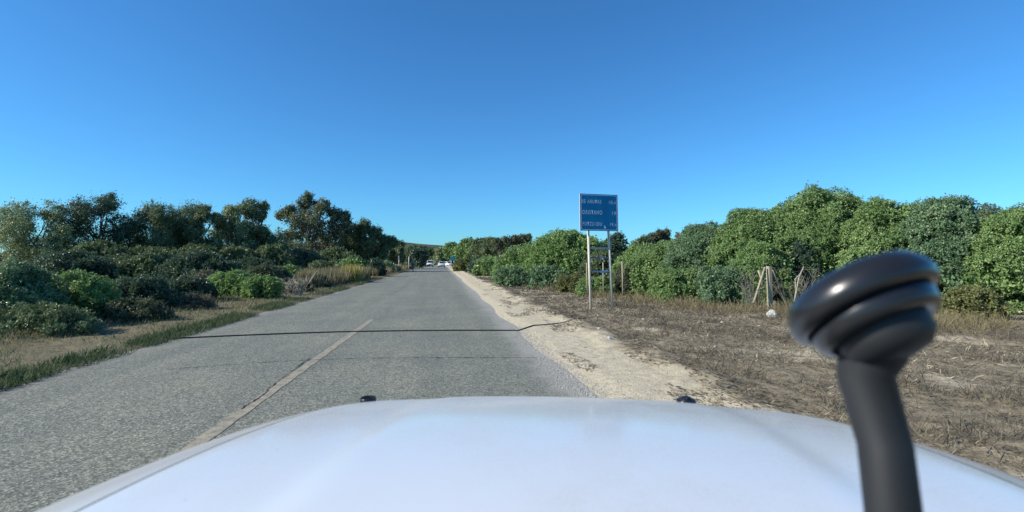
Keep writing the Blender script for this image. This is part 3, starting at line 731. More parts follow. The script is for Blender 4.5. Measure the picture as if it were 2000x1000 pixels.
def rrect(x0, x1, z0, z1, r, n=6):
    P = []
    for cx, cz, a0 in ((x1 - r, z1 - r, 0), (x0 + r, z1 - r, 90), (x0 + r, z0 + r, 180), (x1 - r, z0 + r, 270)):
        for i in range(n + 1):
            a = R(a0 + 90 * i / n); P.append((cx + r * math.cos(a), cz + r * math.sin(a)))
    return P
bm = bmesh.new(); m_ = .022; t_ = .018
o1 = rrect(xl + m_, xr - m_, zb + m_, zt - m_, .055); o2 = rrect(xl + m_ + t_, xr - m_ - t_, zb + m_ + t_, zt - m_ - t_, .043)
a = [bm.verts.new((x, -.0135, z)) for x, z in o1]; b_ = [bm.verts.new((x, -.0135, z)) for x, z in o2]
for i in range(len(a)): bm.faces.new((a[i], a[(i + 1) % len(a)], b_[(i + 1) % len(a)], b_[i]))
link('border', mesh_bm('border', bm), LETTER, pan)
def lettering(txt, x0, x1, zbot, cap, small=None):
    cu = bpy.data.curves.new('lettering', 'FONT'); cu.body = txt; cu.size = 1.0; cu.extrude = .0; cu.offset = .016; cu.space_character = 1.22
    tmp = bpy.data.objects.new('tmp', cu); COL.objects.link(tmp)
    dg = bpy.context.evaluated_depsgraph_get(); me = bpy.data.meshes.new_from_object(tmp.evaluated_get(dg))
    bpy.data.objects.remove(tmp); bpy.data.curves.remove(cu)
    co = np.empty(len(me.vertices) * 3); me.vertices.foreach_get('co', co); co = co.reshape(-1, 3)
    xmn, xmx = co[:, 0].min(), co[:, 0].max(); zc = .72
    out = np.stack([x0 + (co[:, 0] - xmn) / (xmx - xmn) * (x1 - x0), np.full(len(co), -.0135), zbot + co[:, 1] / zc * cap], 1)
    me.vertices.foreach_set('co', out.ravel()); me.update(); me.materials.clear()
    return link('lettering', me, LETTER, pan)
def row(txt, a, b, y0, y1): lettering(txt, T(a, 0).x, T(b, 0).x, T(0, y1).z, T(0, y0).z - T(0, y1).z)
row('IS', 1136.7, 1144, 390.2, 397.3); row('ARUTAS', 1148, 1177, 390.4, 397.5)
row('10,', 1193.8, 1203.2, 391.3, 397.6); row('5', 1204.2, 1207.8, 393.2, 397.6)
row('ORISTANO', 1137.5, 1178.8, 411, 418.8); row('19', 1200, 1208, 412.3, 419.5)
row('PUTZU', 1137.8, 1161.2, 433.8, 441); row('IDU', 1165, 1178, 434, 441)
row('19,', 1195.2, 1204, 434.5, 441); row('5', 1204.8, 1208.3, 436.5, 441)
bm = bmesh.new()                                                     # small white sticker
for (px, py, w_, h_) in ((1184, 445.2, 4.0, 1.6), (1184.2, 443.2, 2.4, 1.6), (1183.4, 441.4, 1.5, 1.3), (1185.2, 443.9, 1.6, 1.0)):
    c = T(px, py); box(bm, (c.x, -.0145, c.z), (w_ * mppx, .004, h_ * mppx), bev=.001)
link('sticker', mesh_bm('sticker', bm), plain('white_sticker', (.7, .74, .8), .5), pan)
# three rails with what is left of the small plates
def rail(y0, y1, mat, px0=1154.5, px1=1195, yy=.05):
    bm = bmesh.new(); a, b_ = T(px0, y1), T(px1, y0); hgt2 = b_.z - a.z
    box(bm, ((a.x + b_.x) / 2, yy, (a.z + b_.z) / 2), (b_.x - a.x, .03, hgt2), bev=.004)
    return link('rail', mesh_bm('rail', bm), mat, sg)
r1 = rail(482.8, 486.2, FADEBLUE); r2 = rail(501.5, 505, plain('dull_grey_rail', (.17, .17, .17), .6)); r3 = rail(528.5, 531.6, FADEBLUE, 1158)
def shard(name, pts, mat, par):
    bm = bmesh.new()
    f = [bm.verts.new((T(*p).x, .018, T(*p).z)) for p in pts]; g = [bm.verts.new((T(*p).x, .024, T(*p).z)) for p in pts]
    bm.faces.new(f); bm.faces.new(g[::-1])
    for i in range(len(f)): bm.faces.new((f[i], g[i], g[(i + 1) % len(f)], f[(i + 1) % len(f)]))
    return link(name, mesh_bm(name, bm), mat, par)
shard('plate_remnant', [(1171, 500.5), (1181, 499.8), (1181, 504), (1176, 505.5)], FADEBLUE, r2)
shard('plate_remnant', [(1177, 505.3), (1181.3, 503.8), (1181, 508)], plain('white_plate', (.75, .75, .78), .5), r2)
shard('plate_remnant', [(1169, 530.5), (1176, 528.2), (1191, 527.8), (1187, 531.8), (1178, 534)], plain('pale_blue_plate', (.25, .38, .58), .45), r3)

# small blue sign further on
DF = 120
base = at(884, 511, DF); base.z = 0; q = DF / F
s2 = empty('small_road_sign', base)
tag(s2, 'small blank looking blue road sign on two pale posts near the bend', 'road sign')
bm = bmesh.new(); box(bm, (0, 0, 2.12), (8.6 * q, .03, 6.0 * q), bev=.005); link('panel', mesh_bm('panel', bm), BLUE, s2)
for sx_ in (-.33, .33):
    bm = bmesh.new(); tube(bm, [(sx_, .05, -.1), (sx_, .05, 2.3)], .055, 8); link('post', mesh_bm('post', bm, True), STEEL, s2)
# two pale poles on the left
DP = 88
for px, top, lab in ((779.3, 499.5, 'pale pole with a narrow plate on top, left of the cyclist'), (798.5, 501, 'bare pale pole next to the cyclist')):
    base = at(px, 511, DP); base.z = 0; H = at(px, top, DP).z
    if px < 790:
        r_ = tag(empty('sign_pole', base), lab, 'pole')
        bm = bmesh.new(); tube(bm, [(0, 0, -.1), (0, 0, H)], .07, 8); link('pole', mesh_bm('pole', bm, True), STEEL, r_)
        bm = bmesh.new(); box(bm, (-.06, 0, H - .36), (.1, .6, .7), bev=.01); link('plate', mesh_bm('plate', bm), plain('pale_plate', (.6, .6, .58), .5), r_)
    else:
        bm = bmesh.new(); tube(bm, [(0, 0, -.1), (0, 0, H * .6), (.02, 0, H)], [.08, .08, .075], 8); box(bm, (0, 0, H + .01), (.12, .12, .03))
        o = link('pole', mesh_bm('pole', bm, True), STEEL); o.location = base; tag(o, lab, 'pole')

# ------------------------------------------------------------------ fence remains on the right
def stick(name, label, cat, pts, D, r0, r1=None, mat=PALEWOOD, group=None, seg=7, dd=0.0):
    P = [at(px, py, D + dd * i) for i, (px, py) in enumerate(pts)]
    b0 = P[0].copy(); bm = bmesh.new(); n = len(P)
    tube(bm, [p - b0 for p in P], [r0 + ((r1 or r0) - r0) * i / (n - 1) for i in range(n)], seg)
    o = link(name, mesh_bm(name, bm, True), mat); o.location = b0
    return tag(o, label, cat, group)
G_S = 'thin fence stakes in the bushes by the sign'
stick('fence_stake', 'thin pale stake just left of the left sign post', 'fence stake', [(1147.5, 575), (1146.6, 545), (1146, 513.5)], 20.2, .022, group=G_S)
stick('fence_stake', 'thin pale stake between the two sign posts', 'fence stake', [(1178.6, 577), (1178.3, 545), (1177.8, 512.5)], 20.0, .024, group=G_S)
stick('fence_stake', 'thin pale stake right of the right sign post', 'fence stake', [(1216.5, 578), (1216, 545), (1215, 511)], 19.6, .026, group=G_S)
DFe = 14.6
root = empty('strainer_post', ground(1503, 611)); tag(root, 'thick weathered wooden strainer post with leaning braces at the foot of the tall bush', 'fence post')
def rel(px, py, D): return at(px, py, D) - root.location
bm = bmesh.new(); a = rel(1504.5, 612, DFe); b_ = rel(1502, 520, DFe)
loft(bm, [[p + Vector((sx_ * .068, sy_ * .068, 0)) for sx_, sy_ in ((-1, -.6), (-.6, -1), (.6, -1), (1, -.6), (1, .6), (.6, 1), (-.6, 1), (-1, .6))] for p in (a, a.lerp(b_, .4), b_)])
link('post', mesh_bm('post', bm), PALEWOOD, root)
for nm, p, q_, r_ in (('brace', (1472, 592), (1494, 522), .034), ('brace', (1529, 580), (1508, 527), .03)):
    bm = bmesh.new(); tube(bm, [rel(*p, DFe - .25 if p[0] < 1500 else DFe + .3), rel(*q_, DFe - .05)], [r_, r_ * .85], 7); link(nm, mesh_bm(nm, bm, True), PALEWOOD, root)
stick('wooden_stub', 'short broken wooden stub left of the strainer post', 'stub', [(1490, 560), (1486, 542), (1481, 528)], 14.9, .032, .026)
bm = bmesh.new()
for y0, y1 in ((524, 527), (545, 553), (556, 560)):
    P = [rel(1508, y0, DFe)] + [rel(1508 + 62 * t, y0 + (y1 - y0) * t + 6 * math.sin(t * 3.1), DFe) for t in (.25, .5, .75, 1)]
    tube(bm, P, .006, 4)
P = [rel(1566, 527, DFe), rel(1590, 526, DFe - .3), rel(1610, 538, DFe - .5)]; tube(bm, P, .006, 4)
link('fence_wire', mesh_bm('wire', bm), WIRE, root)
# dead branches
def dead_bush(name, label, px0, px1, ptop, pbot, D, n, mat=DEADWOOD, seed=1, r=.012, lean=.5):
    rnd = random.Random(seed); base = at((px0 + px1) / 2, pbot, D); base.z = 0
    W = (px1 - px0) / F * D; H = max(.35, at(px0, ptop, D).z); bm = bmesh.new()
    for i in range(n):
        x0 = rnd.uniform(-.35, .35) * W; y0 = rnd.uniform(-.3, .3) * W
        tip = Vector((x0 + rnd.uniform(-lean, lean) * W, y0 + rnd.uniform(-lean, lean) * W, H * rnd.uniform(.45, 1.05)))
        a = Vector((x0, y0, 0)); m = a.lerp(tip, .5) + Vector((rnd.uniform(-.1, .1), rnd.uniform(-.1, .1), rnd.uniform(0, .15)))
        tube(bm, [a, m, tip], [r, r * .7, r * .35], 4)
        for _ in range(3):
            b = m.lerp(tip, rnd.uniform(0, .7)); e = b + Vector((rnd.uniform(-.3, .3), rnd.uniform(-.3, .3), rnd.uniform(-.05, .3)))
            tube(bm, [b, b.lerp(e, .5) + Vector((0, 0, .03)), e], [r * .55, r * .4, r * .25], 3)
    o = link(name, mesh_bm(name, bm), mat); o.location = base
    return tag(o, label, 'dead bush')
GREYTWIG = plain('grey_dead_twigs', (.17, .155, .125), .9, var=.3)
stick('dead_branch', 'bleached forked dead branch standing right of the strainer post', 'branch', [(1552, 590), (1556, 565), (1561, 540), (1570, 521)], 14.0, .03, .014, DEADWOOD)
stick('dead_branch', 'thin curved dead branch crossing the forked one right of the strainer post', 'branch', [(1561, 588), (1554, 560), (1553, 545), (1563, 534)], 14.0, .018, .01, DEADWOOD)
dead_bush('dead_twigs', 'tangle of dead twigs right of the strainer post under the tall bush', 1525, 1620, 520, 600, 14.3, 34, GREYTWIG, 5, r=.007)
dead_bush('dead_twigs', 'tangle of brown dead twigs around the left brace of the strainer post', 1445, 1500, 525, 600, 14.9, 30, GREYTWIG, 6, r=.007)
dead_bush('dead_twigs', 'bleached bare twigs beside the brightest bush on the left verge', 545, 596, 540, 580, 22, 46, DEADWOOD, 8, r=.016)
stick('leaning_stick', 'long pale dead stick leaning over the left verge', 'stick', [(598, 566), (606, 548), (620, 528)], 24.5, .03, .014, plain('straw_stick', (.5, .43, .28), .8))
stick('leaning_stick', 'short pale stick lying on the left verge', 'stick', [(579, 571), (588, 578)], 20.2, .025, .02, plain('straw_stick_short', (.5, .43, .28), .8))
# stones
def stone(label, px, py, wpx, mat, hz=.7, seed=0, name='stone'):
    p = ground(px, py); D = (p - Vector((0, 0, 0))).dot(FW); r = wpx / 2 / F * D
    bm = bmesh.new(); bmesh.ops.create_icosphere(bm, subdivisions=3, radius=r)
    rnd = random.Random(seed); off = [Vector((rnd.uniform(-1, 1), rnd.uniform(-1, 1), rnd.uniform(-1, 1))).normalized() for _ in range(9)]
    for v in bm.verts:
        d = v.co.normalized(); k_ = 1.0
        for o_ in off: k_ = min(k_, 1 / max(.001, (d.dot(o_)) / .78) if d.dot(o_) > .78 else 1.0)
        n_ = fbm(np.array([d.x * 4 + seed]), np.array([d.y * 4 + d.z * 3]), seed)[0]
        v.co = Vector((v.co.x, v.co.y * .8, v.co.z * hz)) * k_ * (.85 + .35 * n_)
    o = link(name, mesh_bm(name, bm), mat); o.location = (p.x, p.y, float(hgt(np.array([p.x]), np.array([p.y]))[0]) + r * hz * .45)
    return tag(o, label, 'stone', 'stones on the right verge')
LIME = plain('pale_limestone', (.50, .50, .44), .9, var=.5, scale=30)
stone('white lichen spotted rock on the ground in front of the strainer post', 1507, 622, 24, LIME, .8, 3, 'rock')
stone('brown mossy lump between the white rock and the strainer post', 1509, 607, 30, plain('mossy_earth', (.30, .26, .15), .95, var=.4, scale=30), .75, 4, 'earth_clod')
for i, (px, py, w_, lab) in enumerate(((1257, 628, 6, 'small white stone below the right sign post'), (1397, 684, 6, 'small white stone lying alone on the far right of the twig litter'), (1190, 669, 11, 'flat pale stone at the edge of the sand'),
        (1410, 631, 7, 'pale stone left of the white rock'), (1170, 651, 7, 'grey white stone in the litter below the left sign post'), (1183, 666, 5, 'tiny white stone at the edge of the sand, beside the flat pale one'))):
    stone(lab, px, py, w_, LIME, .6, 10 + i)

# ------------------------------------------------------------------ cable across the road
P = [ground(x, y) for x, y in ((318, 663.2), (340, 662), (362, 661), (460, 656.5), (560, 652.5), (650, 649.5), (720, 648), (800, 646.8), (900, 646.2), (985, 646.4), (1010, 646.6), (1018, 645), (1030, 642), (1042, 639.5), (1070, 637.5), (1100, 634), (1125, 631), (1150, 630))]
for p in P: p.z = max(0.0, float(hgt(np.array([p.x]), np.array([p.y]))[0])) + .012
P2 = []
for a, b_ in zip(P, P[1:]):
    for i in range(4):
        p = a.lerp(b_, i / 4); p.z = max(0.0, float(hgt(np.array([p.x]), np.array([p.y]))[0])) + .013; P2.append(p)
bm = bmesh.new(); nP = len(P2); tube(bm, P2, [.0135 if i < nP * .72 else .0135 - .009 * (i / nP - .72) / .28 for i in range(nP)], 8)
tag(link('cable', mesh_bm('cable', bm, True), RUBBER), 'thin black rubber cable lying across the whole road', 'cable')

# ------------------------------------------------------------------ vehicles on the road
def vehicle(name, label, cat, loc, rz, kind):
    """built facing +Y (rear towards -Y)"""
    v = empty(name, loc, rz); tag(v, label, cat)
    if kind == 'van':
        L_, W_, H_ = 4.3, 1.80, 1.86
        secs = [(-2.12, .80, .45, .95), (-2.05, .88, .32, 1.06), (-1.2, .90, .28, 1.08), (.9, .90, .28, 1.08), (1.75, .86, .30, 1.0), (2.05, .78, .34, .86), (2.12, .70, .42, .74)]
        cab = [(-2.08, .80, .80, 1.05, 1.70), (-1.9, .84, .74, 1.05, 1.84), (-.4, .86, .76, 1.05, 1.87), (.45, .84, .72, 1.05, 1.80), (1.0, .82, .68, 1.05, 1.40), (1.5, .80, .66, 1.0, 1.04)]
    else:
        L_, W_, H_ = 4.2, 1.78, 1.5
        secs = [(-2.1, .70, .42, .82), (-2.0, .84, .32, .95), (-1.2, .89, .26, .98), (.7, .89, .26, .96), (1.6, .86, .28, .84), (1.98, .78, .34, .72), (2.08, .66, .42, .62)]
        cab = [(-2.0, .72, .70, .92, .95), (-1.3, .76, .58, .95, 1.43), (-.2, .78, .60, .95, 1.50), (.3, .77, .58, .95, 1.42), (1.15, .74, .62, .90, .95)]
    bm = bmesh.new()
    loft(bm, [[Vector((-w_ * .92, y, z0)), Vector((-w_, y, z0 + .16)), Vector((-w_, y, z1 - .14)), Vector((-w_ * .93, y, z1)), Vector((w_ * .93, y, z1)), Vector((w_, y, z1 - .14)), Vector((w_, y, z0 + .16)), Vector((w_ * .92, y, z0))] for y, w_, z0, z1 in secs])
    loft(bm, [[Vector((-wb, y, z0 - .03)), Vector((-wt - .02, y, z1 - .12 * (z1 - z0))), Vector((-wt * .8, y, z1)), Vector((wt * .8, y, z1)), Vector((wt + .02, y, z1 - .12 * (z1 - z0))), Vector((wb, y, z0 - .03))] for y, wb, wt, z0, z1 in cab])
    bmesh.ops.bevel(bm, geom=[e for e in bm.edges], offset=.02, segments=2, affect='EDGES')
    link('body', mesh_bm('body', bm, True), WHITEPAINT, v)
    def panel(nm, quad, mat, th=.02):
        bm = bmesh.new(); q_ = [Vector(p) for p in quad]
        nrm = (q_[1] - q_[0]).cross(q_[2] - q_[0]).normalized() * th
        f = [bm.verts.new(p - nrm) for p in q_]; g = [bm.verts.new(p + nrm) for p in q_]
        bm.faces.new(f); bm.faces.new(g[::-1])
        for i in range(4): bm.faces.new((f[i], g[i], g[(i + 1) % 4], f[(i + 1) % 4]))
        return link(nm, mesh_bm(nm, bm), mat, v)
    if kind == 'van':
        panel('windscreen', [(-.70, 1.42, 1.12), (.70, 1.42, 1.12), (.62, .60, 1.70), (-.62, .60, 1.70)], CARGLASS, .03)
        panel('rear_window', [(-.62, -2.09, 1.12), (.62, -2.09, 1.12), (.58, -2.03, 1.62), (-.58, -2.03, 1.62)], CARGLASS)
        for sx_ in (-1, 1): panel('side_window', [(sx_ * .855, .15, 1.12), (sx_ * .84, 1.05, 1.12), (sx_ * .78, .6, 1.60), (sx_ * .80, .15, 1.66)], CARGLASS)
        bm = bmesh.new(); box(bm, (0, 2.08, .46), (1.5, .16, .34), bev=.04); link('bumper', mesh_bm('bumper', bm), TRIM, v)
        bm = bmesh.new(); box(bm, (0, 2.10, .72), (.8, .06, .14), bev=.02); link('grille', mesh_bm('grille', bm), TRIM, v)
        for sx_ in (-1, 1):
            bm = bmesh.new(); box(bm, (sx_ * .62, 1.99, .82), (.3, .16, .2), bev=.04); link('headlight', mesh_bm('headlight', bm), LAMPCLEAR, v)
            bm = bmesh.new(); box(bm, (sx_ * .99, .95, 1.2), (.17, .1, .22), bev=.03); link('wing_mirror', mesh_bm('wing_mirror', bm), TRIM, v)
    else:
        panel('rear_window', [(-.60, -1.92, 1.03), (.60, -1.92, 1.03), (.50, -1.40, 1.385), (-.50, -1.40, 1.385)], CARGLASS, .035)
        panel('windscreen', [(-.62, 1.0, 1.05), (.62, 1.0, 1.05), (.54, .4, 1.385), (-.54, .4, 1.385)], CARGLASS, .035)
        for sx_ in (-1, 1): panel('side_window', [(sx_ * .79, -1.2, 1.0), (sx_ * .79, .75, 1.0), (sx_ * .64, .2, 1.36), (sx_ * .64, -1.1, 1.36)], CARGLASS)
        bm = bmesh.new(); box(bm, (0, -2.03, .38), (1.44, .18, .2), bev=.04); link('bumper', mesh_bm('bumper', bm), TRIM, v)
        panel('number_plate', [(-.26, -2.12, .64), (.26, -2.12, .64), (.26, -2.11, .75), (-.26, -2.11, .75)], PLATE, .012)
        for sx_ in (-1, 1):
            bm = bmesh.new(); box(bm, (sx_ * .68, -1.98, .80), (.26, .16, .17), bev=.03); link('tail_light', mesh_bm('tail_light', bm), LAMPRED, v)
            bm = bmesh.new(); box(bm, (sx_ * .94, .7, 1.02), (.18, .1, .14), bev=.03); link('wing_mirror', mesh_bm('wing_mirror', bm), WHITEPAINT, v)
    for sx_ in (-1, 1):
        for yy in (-1.28, 1.28):
            M = Matrix.Translation((sx_ * .72, yy, .31)) @ Matrix.Rotation(R(90) * sx_, 4, 'Y')
            bm = bmesh.new(); lathe(bm, [(.17, -.1), (.29, -.1), (.31, -.06), (.31, .1), (.29, .14), (.17, .14)], M, 20)
            wh = link('wheel', mesh_bm('wheel', bm), TYRE, v)
            bm = bmesh.new(); lathe(bm, [(.02, .06), (.19, .07), (.19, .145), (.17, .15), (.15, .12), (.03, .13)], M, 16); link('rim', mesh_bm('rim', bm), ALLOY, wh)
    return v
p = at(862.6, 511, 131); p.z = 0
vehicle('hatchback_car', 'white car driving away in the right lane, seen from behind', 'car', p, R(-1), 'car')
p = at(840.2, 511, 150); p.z = 0
vehicle('van', 'white van coming towards the camera in the left lane', 'van', p, R(176), 'van')
p = at(874.5, 511, 168); p.z = 0
vehicle('hatchback_car', 'white car standing half hidden at the right road edge beside the small blue sign', 'car', p, R(-150), 'car')

# ------------------------------------------------------------------ cyclist
CD = 77
cb = at(806.8, 511, CD); cb.z = 0
bk = empty('bicycle', cb, R(180 - 4)); tag(bk, 'dark racing bicycle ridden along the left road edge', 'bicycle')
BIKE = plain('dark_bike_paint', (.03, .032, .04), .35)
def circ(r, cy, cz, n=24): return [(0, cy + r * math.cos(2 * math.pi * i / n), cz + r * math.sin(2 * math.pi * i / n)) for i in range(n + 1)]
for cy in (-.50, .50):
    bm = bmesh.new(); tube(bm, circ(.335, cy, .345), .016, 6, False); wh = link('wheel', mesh_bm('wheel', bm, True), TYRE, bk)
    bm = bmesh.new(); tube(bm, circ(.31, cy, .345), .011, 5, False)
    for i in range(14):
        a = 2 * math.pi * i / 14; tube(bm, [(0, cy, .345), (0, cy + .31 * math.cos(a), .345 + .31 * math.sin(a))], .0025, 3)
    tube(bm, [(-.05, cy, .345), (.05, cy, .345)], .02, 8)
    link('rim', mesh_bm('rim', bm), ALLOY, wh)
bm = bmesh.new()
BBk, ST, HT, HB, RA = (0, -.05, .28), (0, -.20, .82), (0, .36, .86), (0, .39, .74), (0, -.50, .345)
for a, b_ in ((BBk, ST), (ST, HT), (BBk, HB), (HT, HB)): tube(bm, [a, b_], .018, 8)
for sx_ in (-.05, .05):
    tube(bm, [(0, -.05, .28), (sx_, -.50, .345)], .011, 6); tube(bm, [ST, (sx_, -.50, .345)], .009, 6)
link('frame', mesh_bm('frame', bm), BIKE, bk)
bm = bmesh.new()
for sx_ in (-.05, .05): tube(bm, [(0, .39, .74), (sx_, .42, .6), (sx_, .50, .345)], .013, 6)
link('fork', mesh_bm('fork', bm), BIKE, bk)
bm = bmesh.new(); tube(bm, [HT, (0, .38, .95), (0, .46, .98)], .015, 6)
tube(bm, [(-.2, .62, .83), (-.205, .64, .93), (-.2, .54, .99), (-.19, .46, .985), (0, .46, .985), (.19, .46, .985), (.2, .54, .99), (.205, .64, .93), (.2, .62, .83)], .014, 6)
link('handlebar', mesh_bm('handlebar', bm), BIKE, bk)
bm = bmesh.new(); tube(bm, [ST, (0, -.23, .93)], .014, 6)
loft(bm, [[Vector((w_ * math.cos(t * math.pi / 3), y, .95 + .02 * math.sin(t * math.pi / 3))) for t in range(6)] for y, w_ in ((-.36, .065), (-.28, .075), (-.18, .04), (-.08, .02))])
link('saddle', mesh_bm('saddle', bm), TRIM, bk)
bm = bmesh.new(); lathe(bm, [(.02, -.01), (.09, -.006), (.09, .006), (.02, .01)], Matrix.Translation((.05, -.05, .28)) @ Matrix.Rotation(R(90), 4, 'Y'), 18)
tube(bm, [(.07, -.05, .28), (.08, .06, .17)], .01, 6); tube(bm, [(-.07, -.05, .28), (-.08, -.16, .39)], .01, 6)
tube(bm, [(-.075, -.05, .28), (.075, -.05, .28)], .018, 8)
crk = link('crank', mesh_bm('crank', bm), ALLOY, bk)
for c_ in ((.125, .06, .165), (-.125, -.16, .395)):
    bm = bmesh.new(); box(bm, c_, (.09, .07, .02), bev=.005); link('pedal', mesh_bm('pedal', bm), TRIM, crk)

def skin(name, verts, edges, radii, mat, parent, root=0, sub=2):
    me = bpy.data.meshes.new(name); me.from_pydata([tuple(v) for v in verts], edges, [])
    o = link(name, me, mat, parent) if mat else None
    sk = o.modifiers.new('skin', 'SKIN'); sk.use_smooth_shade = True
    for i, r in enumerate(radii):
        me.skin_vertices[0].data[i].radius = (r, r) if not isinstance(r, tuple) else r
        me.skin_vertices[0].data[i].use_root = (i == root)
    if sub: o.modifiers.new('sub', 'SUBSURF').levels = sub; o.modifiers['sub'].render_levels = sub
    return o
SKIN = plain('skin', (.42, .26, .18), .55, var=.06)
pr = empty('person', cb, R(180 - 4)); tag(pr, 'cyclist in a dark jersey and helmet riding towards the camera on the left', 'person')
V = [(0, -.24, 1.0), (0, -.16, 1.12), (0, -.02, 1.27), (0, .09, 1.40), (0, .14, 1.48), (0, .18, 1.55), (0, .20, 1.62), (0, .20, 1.69)]
Rr = [.13, .135, .145, .13, .06, .07, .095, .07]
E = [(i, i + 1) for i in range(7)]
def chain(start, pts, rs):
    a = start
    for p_, r_ in zip(pts, rs):
        V.append(p_); Rr.append(r_); E.append((a, len(V) - 1)); a = len(V) - 1
    return a
for sx_ in (-1, 1):
    wr = chain(3, [(sx_ * .19, .08, 1.40), (sx_ * .26, .26, 1.20), (sx_ * .22, .47, 1.055), (sx_ * .205, .52, 1.02)], [.062, .045, .034, .036])
    for i in range(4):
        chain(wr, [(sx_ * (.225 - .016 * i), .575 + .004 * i, 1.008), (sx_ * (.225 - .016 * i), .59, .98), (sx_ * (.223 - .016 * i), .575 - .004 * i, .962)], [.009, .0085, .008])
    chain(wr, [(sx_ * .18, .525, 1.0), (sx_ * .178, .545, .975)], [.010, .0085])
    up = sx_ < 0
    kn, an, toe = ((sx_ * .13, .22, .84), (sx_ * .12, -.12, .50), (sx_ * .125, .0, .42)) if up else ((sx_ * .13, .17, .70), (sx_ * .12, .0, .28), (sx_ * .125, .13, .2))
    chain(0, [(sx_ * .10, -.20, .98), tuple(Vector((sx_ * .1, -.2, .98)).lerp(Vector(kn), .5)), kn, tuple(Vector(kn).lerp(Vector(an), .35)), an, toe], [.10, .082, .058, .056, .036, .035])
skin('body', V, E, Rr, SKIN, pr)
JV = [(0, -.22, 1.03), (0, -.14, 1.14), (0, -.01, 1.275), (0, .085, 1.395), (0, .12, 1.44)]; JE = [(0, 1), (1, 2), (2, 3), (3, 4)]; JR = [.148, .152, .162, .148, .085]
for sx_ in (-1, 1):
    JV += [(sx_ * .19, .08, 1.40), (sx_ * .235, .18, 1.29)]; JE += [(3, len(JV) - 2), (len(JV) - 2, len(JV) - 1)]; JR += [.078, .062]
skin('jersey', JV, JE, JR, plain('slate_blue_jersey', (.24, .28, .32), .8), pr)
SV = [(0, -.25, 1.0)]; SE = []; SR = [.148]
for sx_ in (-1, 1):
    kn = (sx_ * .13, .22, .84) if sx_ < 0 else (sx_ * .13, .17, .70)
    h_ = Vector((sx_ * .10, -.20, .98)); SV += [tuple(h_), tuple(h_.lerp(Vector(kn), .6))]; SR += [.115, .085]; SE += [(0, len(SV) - 2), (len(SV) - 2, len(SV) - 1)]
skin('shorts', SV, SE, SR, plain('black_shorts', (.012, .012, .014), .8), pr)
bm = bmesh.new(); bmesh.ops.create_uvsphere(bm, u_segments=20, v_segments=12, radius=.12, matrix=Matrix.Translation((0, .18, 1.67)) @ Matrix.Diagonal((.85, 1.15, .85, 1)))
bmesh.ops.delete(bm, geom=[v for v in bm.verts if v.co.z < 1.645], context='VERTS')
link('helmet', mesh_bm('helmet', bm, True), plain('grey_helmet', (.55, .56, .58), .4), pr)
bm = bmesh.new(); box(bm, (0, .297, 1.615), (.02, .03, .035), bev=.008); link('nose', mesh_bm('nose', bm, True), SKIN, pr)
bm = bmesh.new(); box(bm, (0, .28, 1.638), (.13, .04, .035), bev=.012); link('sunglasses', mesh_bm('sunglasses', bm, True), GLOSSBLACK, pr)
bm = bmesh.new()
for sx_, a, b_ in ((-1, (-.12, -.13, .47), (-.125, .03, .41)), (1, (.12, -.01, .25), (.125, .16, .185))):
    loft(bm, [[Vector(c_) + Vector((w_ * math.cos(t), 0, w_ * .7 * math.sin(t))) for t in np.linspace(0, 2 * math.pi, 9)[:-1]] for c_, w_ in ((a, .045), (tuple(Vector(a).lerp(Vector(b_), .5)), .048), (b_, .03))])
link('shoes', mesh_bm('shoes', bm, True), TRIM, pr)

# ------------------------------------------------------------------ the car the picture is taken from: bonnet, and the phone mount on its windscreen
CY = YAW + R(5.5)
car = empty('car_front', (.0, .0, 0), -CY); tag(car, 'white bonnet of the car the picture is taken from', 'car')
U0 = .02
def dusty():
    m, n, l, b = new_mat('dusty_white_paint')
    g = n.new('ShaderNodeNewGeometry'); pos = g.outputs['Position']
    big = noise(n, l, pos, 3.2, 6, .65); fine = noise(n, l, pos, 160, 3, .7); spot = noise(n, l, pos, 120, 2, .5)
    d = math_(n, l, 'MULTIPLY', smooth(n, l, big, .35, .75), math_(n, l, 'ADD', .25, math_(n, l, 'MULTIPLY', smooth(n, l, fine, .45, .65), .5)))
    col = mixc(n, l, math_(n, l, 'MULTIPLY', d, .7), (.64, .67, .68), (.42, .40, .35))
    col = mixc(n, l, math_(n, l, 'MULTIPLY', smooth(n, l, spot, .76, .78), .5), col, (.10, .085, .06))
    l.new(col, b.inputs['Base Color'])
    l.new(math_(n, l, 'ADD', .22, math_(n, l, 'MULTIPLY', d, .5)), b.inputs['Roughness']); b.inputs['Coat Weight'].default_value = .35
    b.inputs['Coat Roughness'].default_value = .12
    return m
DUSTY = dusty()
def bon(u, s_):
    z = 1.146 - .108 * (s_ - .6) ** 2 - .034 * u * u - .9 * max(0, abs(u) - .6) ** 2
    z += .005 / (1 + math.exp((abs(u) - .36 - .03 * s_) * 80)) - .005
    if s_ > 1.9: z -= 1.4 * (s_ - 1.9) ** 1.6
    return z
def bon_grid(u0, u1, nu, side=None):
    ss = np.concatenate([np.linspace(.58, 1.9, 34), np.linspace(1.94, 2.28, 10)])
    us = np.linspace(u0, u1, nu); V, FC = [], []
    for s_ in ss:
        for u in us:
            uu = u * (1 - .10 * max(0, (s_ - 1.2)) ** 2)
            V.append((uu + U0 + .0, s_ - .06 * u * u * (s_ - .5), bon(u, s_)))
    n = len(us)
    for i in range(len(ss) - 1):
        for j in range(n - 1): FC.append((i * n + j, i * n + j + 1, (i + 1) * n + j + 1, (i + 1) * n + j))
    return V, FC
V, FC = bon_grid(-.655, .655, 91)
link('bonnet', mesh_np('bonnet', V, FC, smooth=True), DUSTY, car)
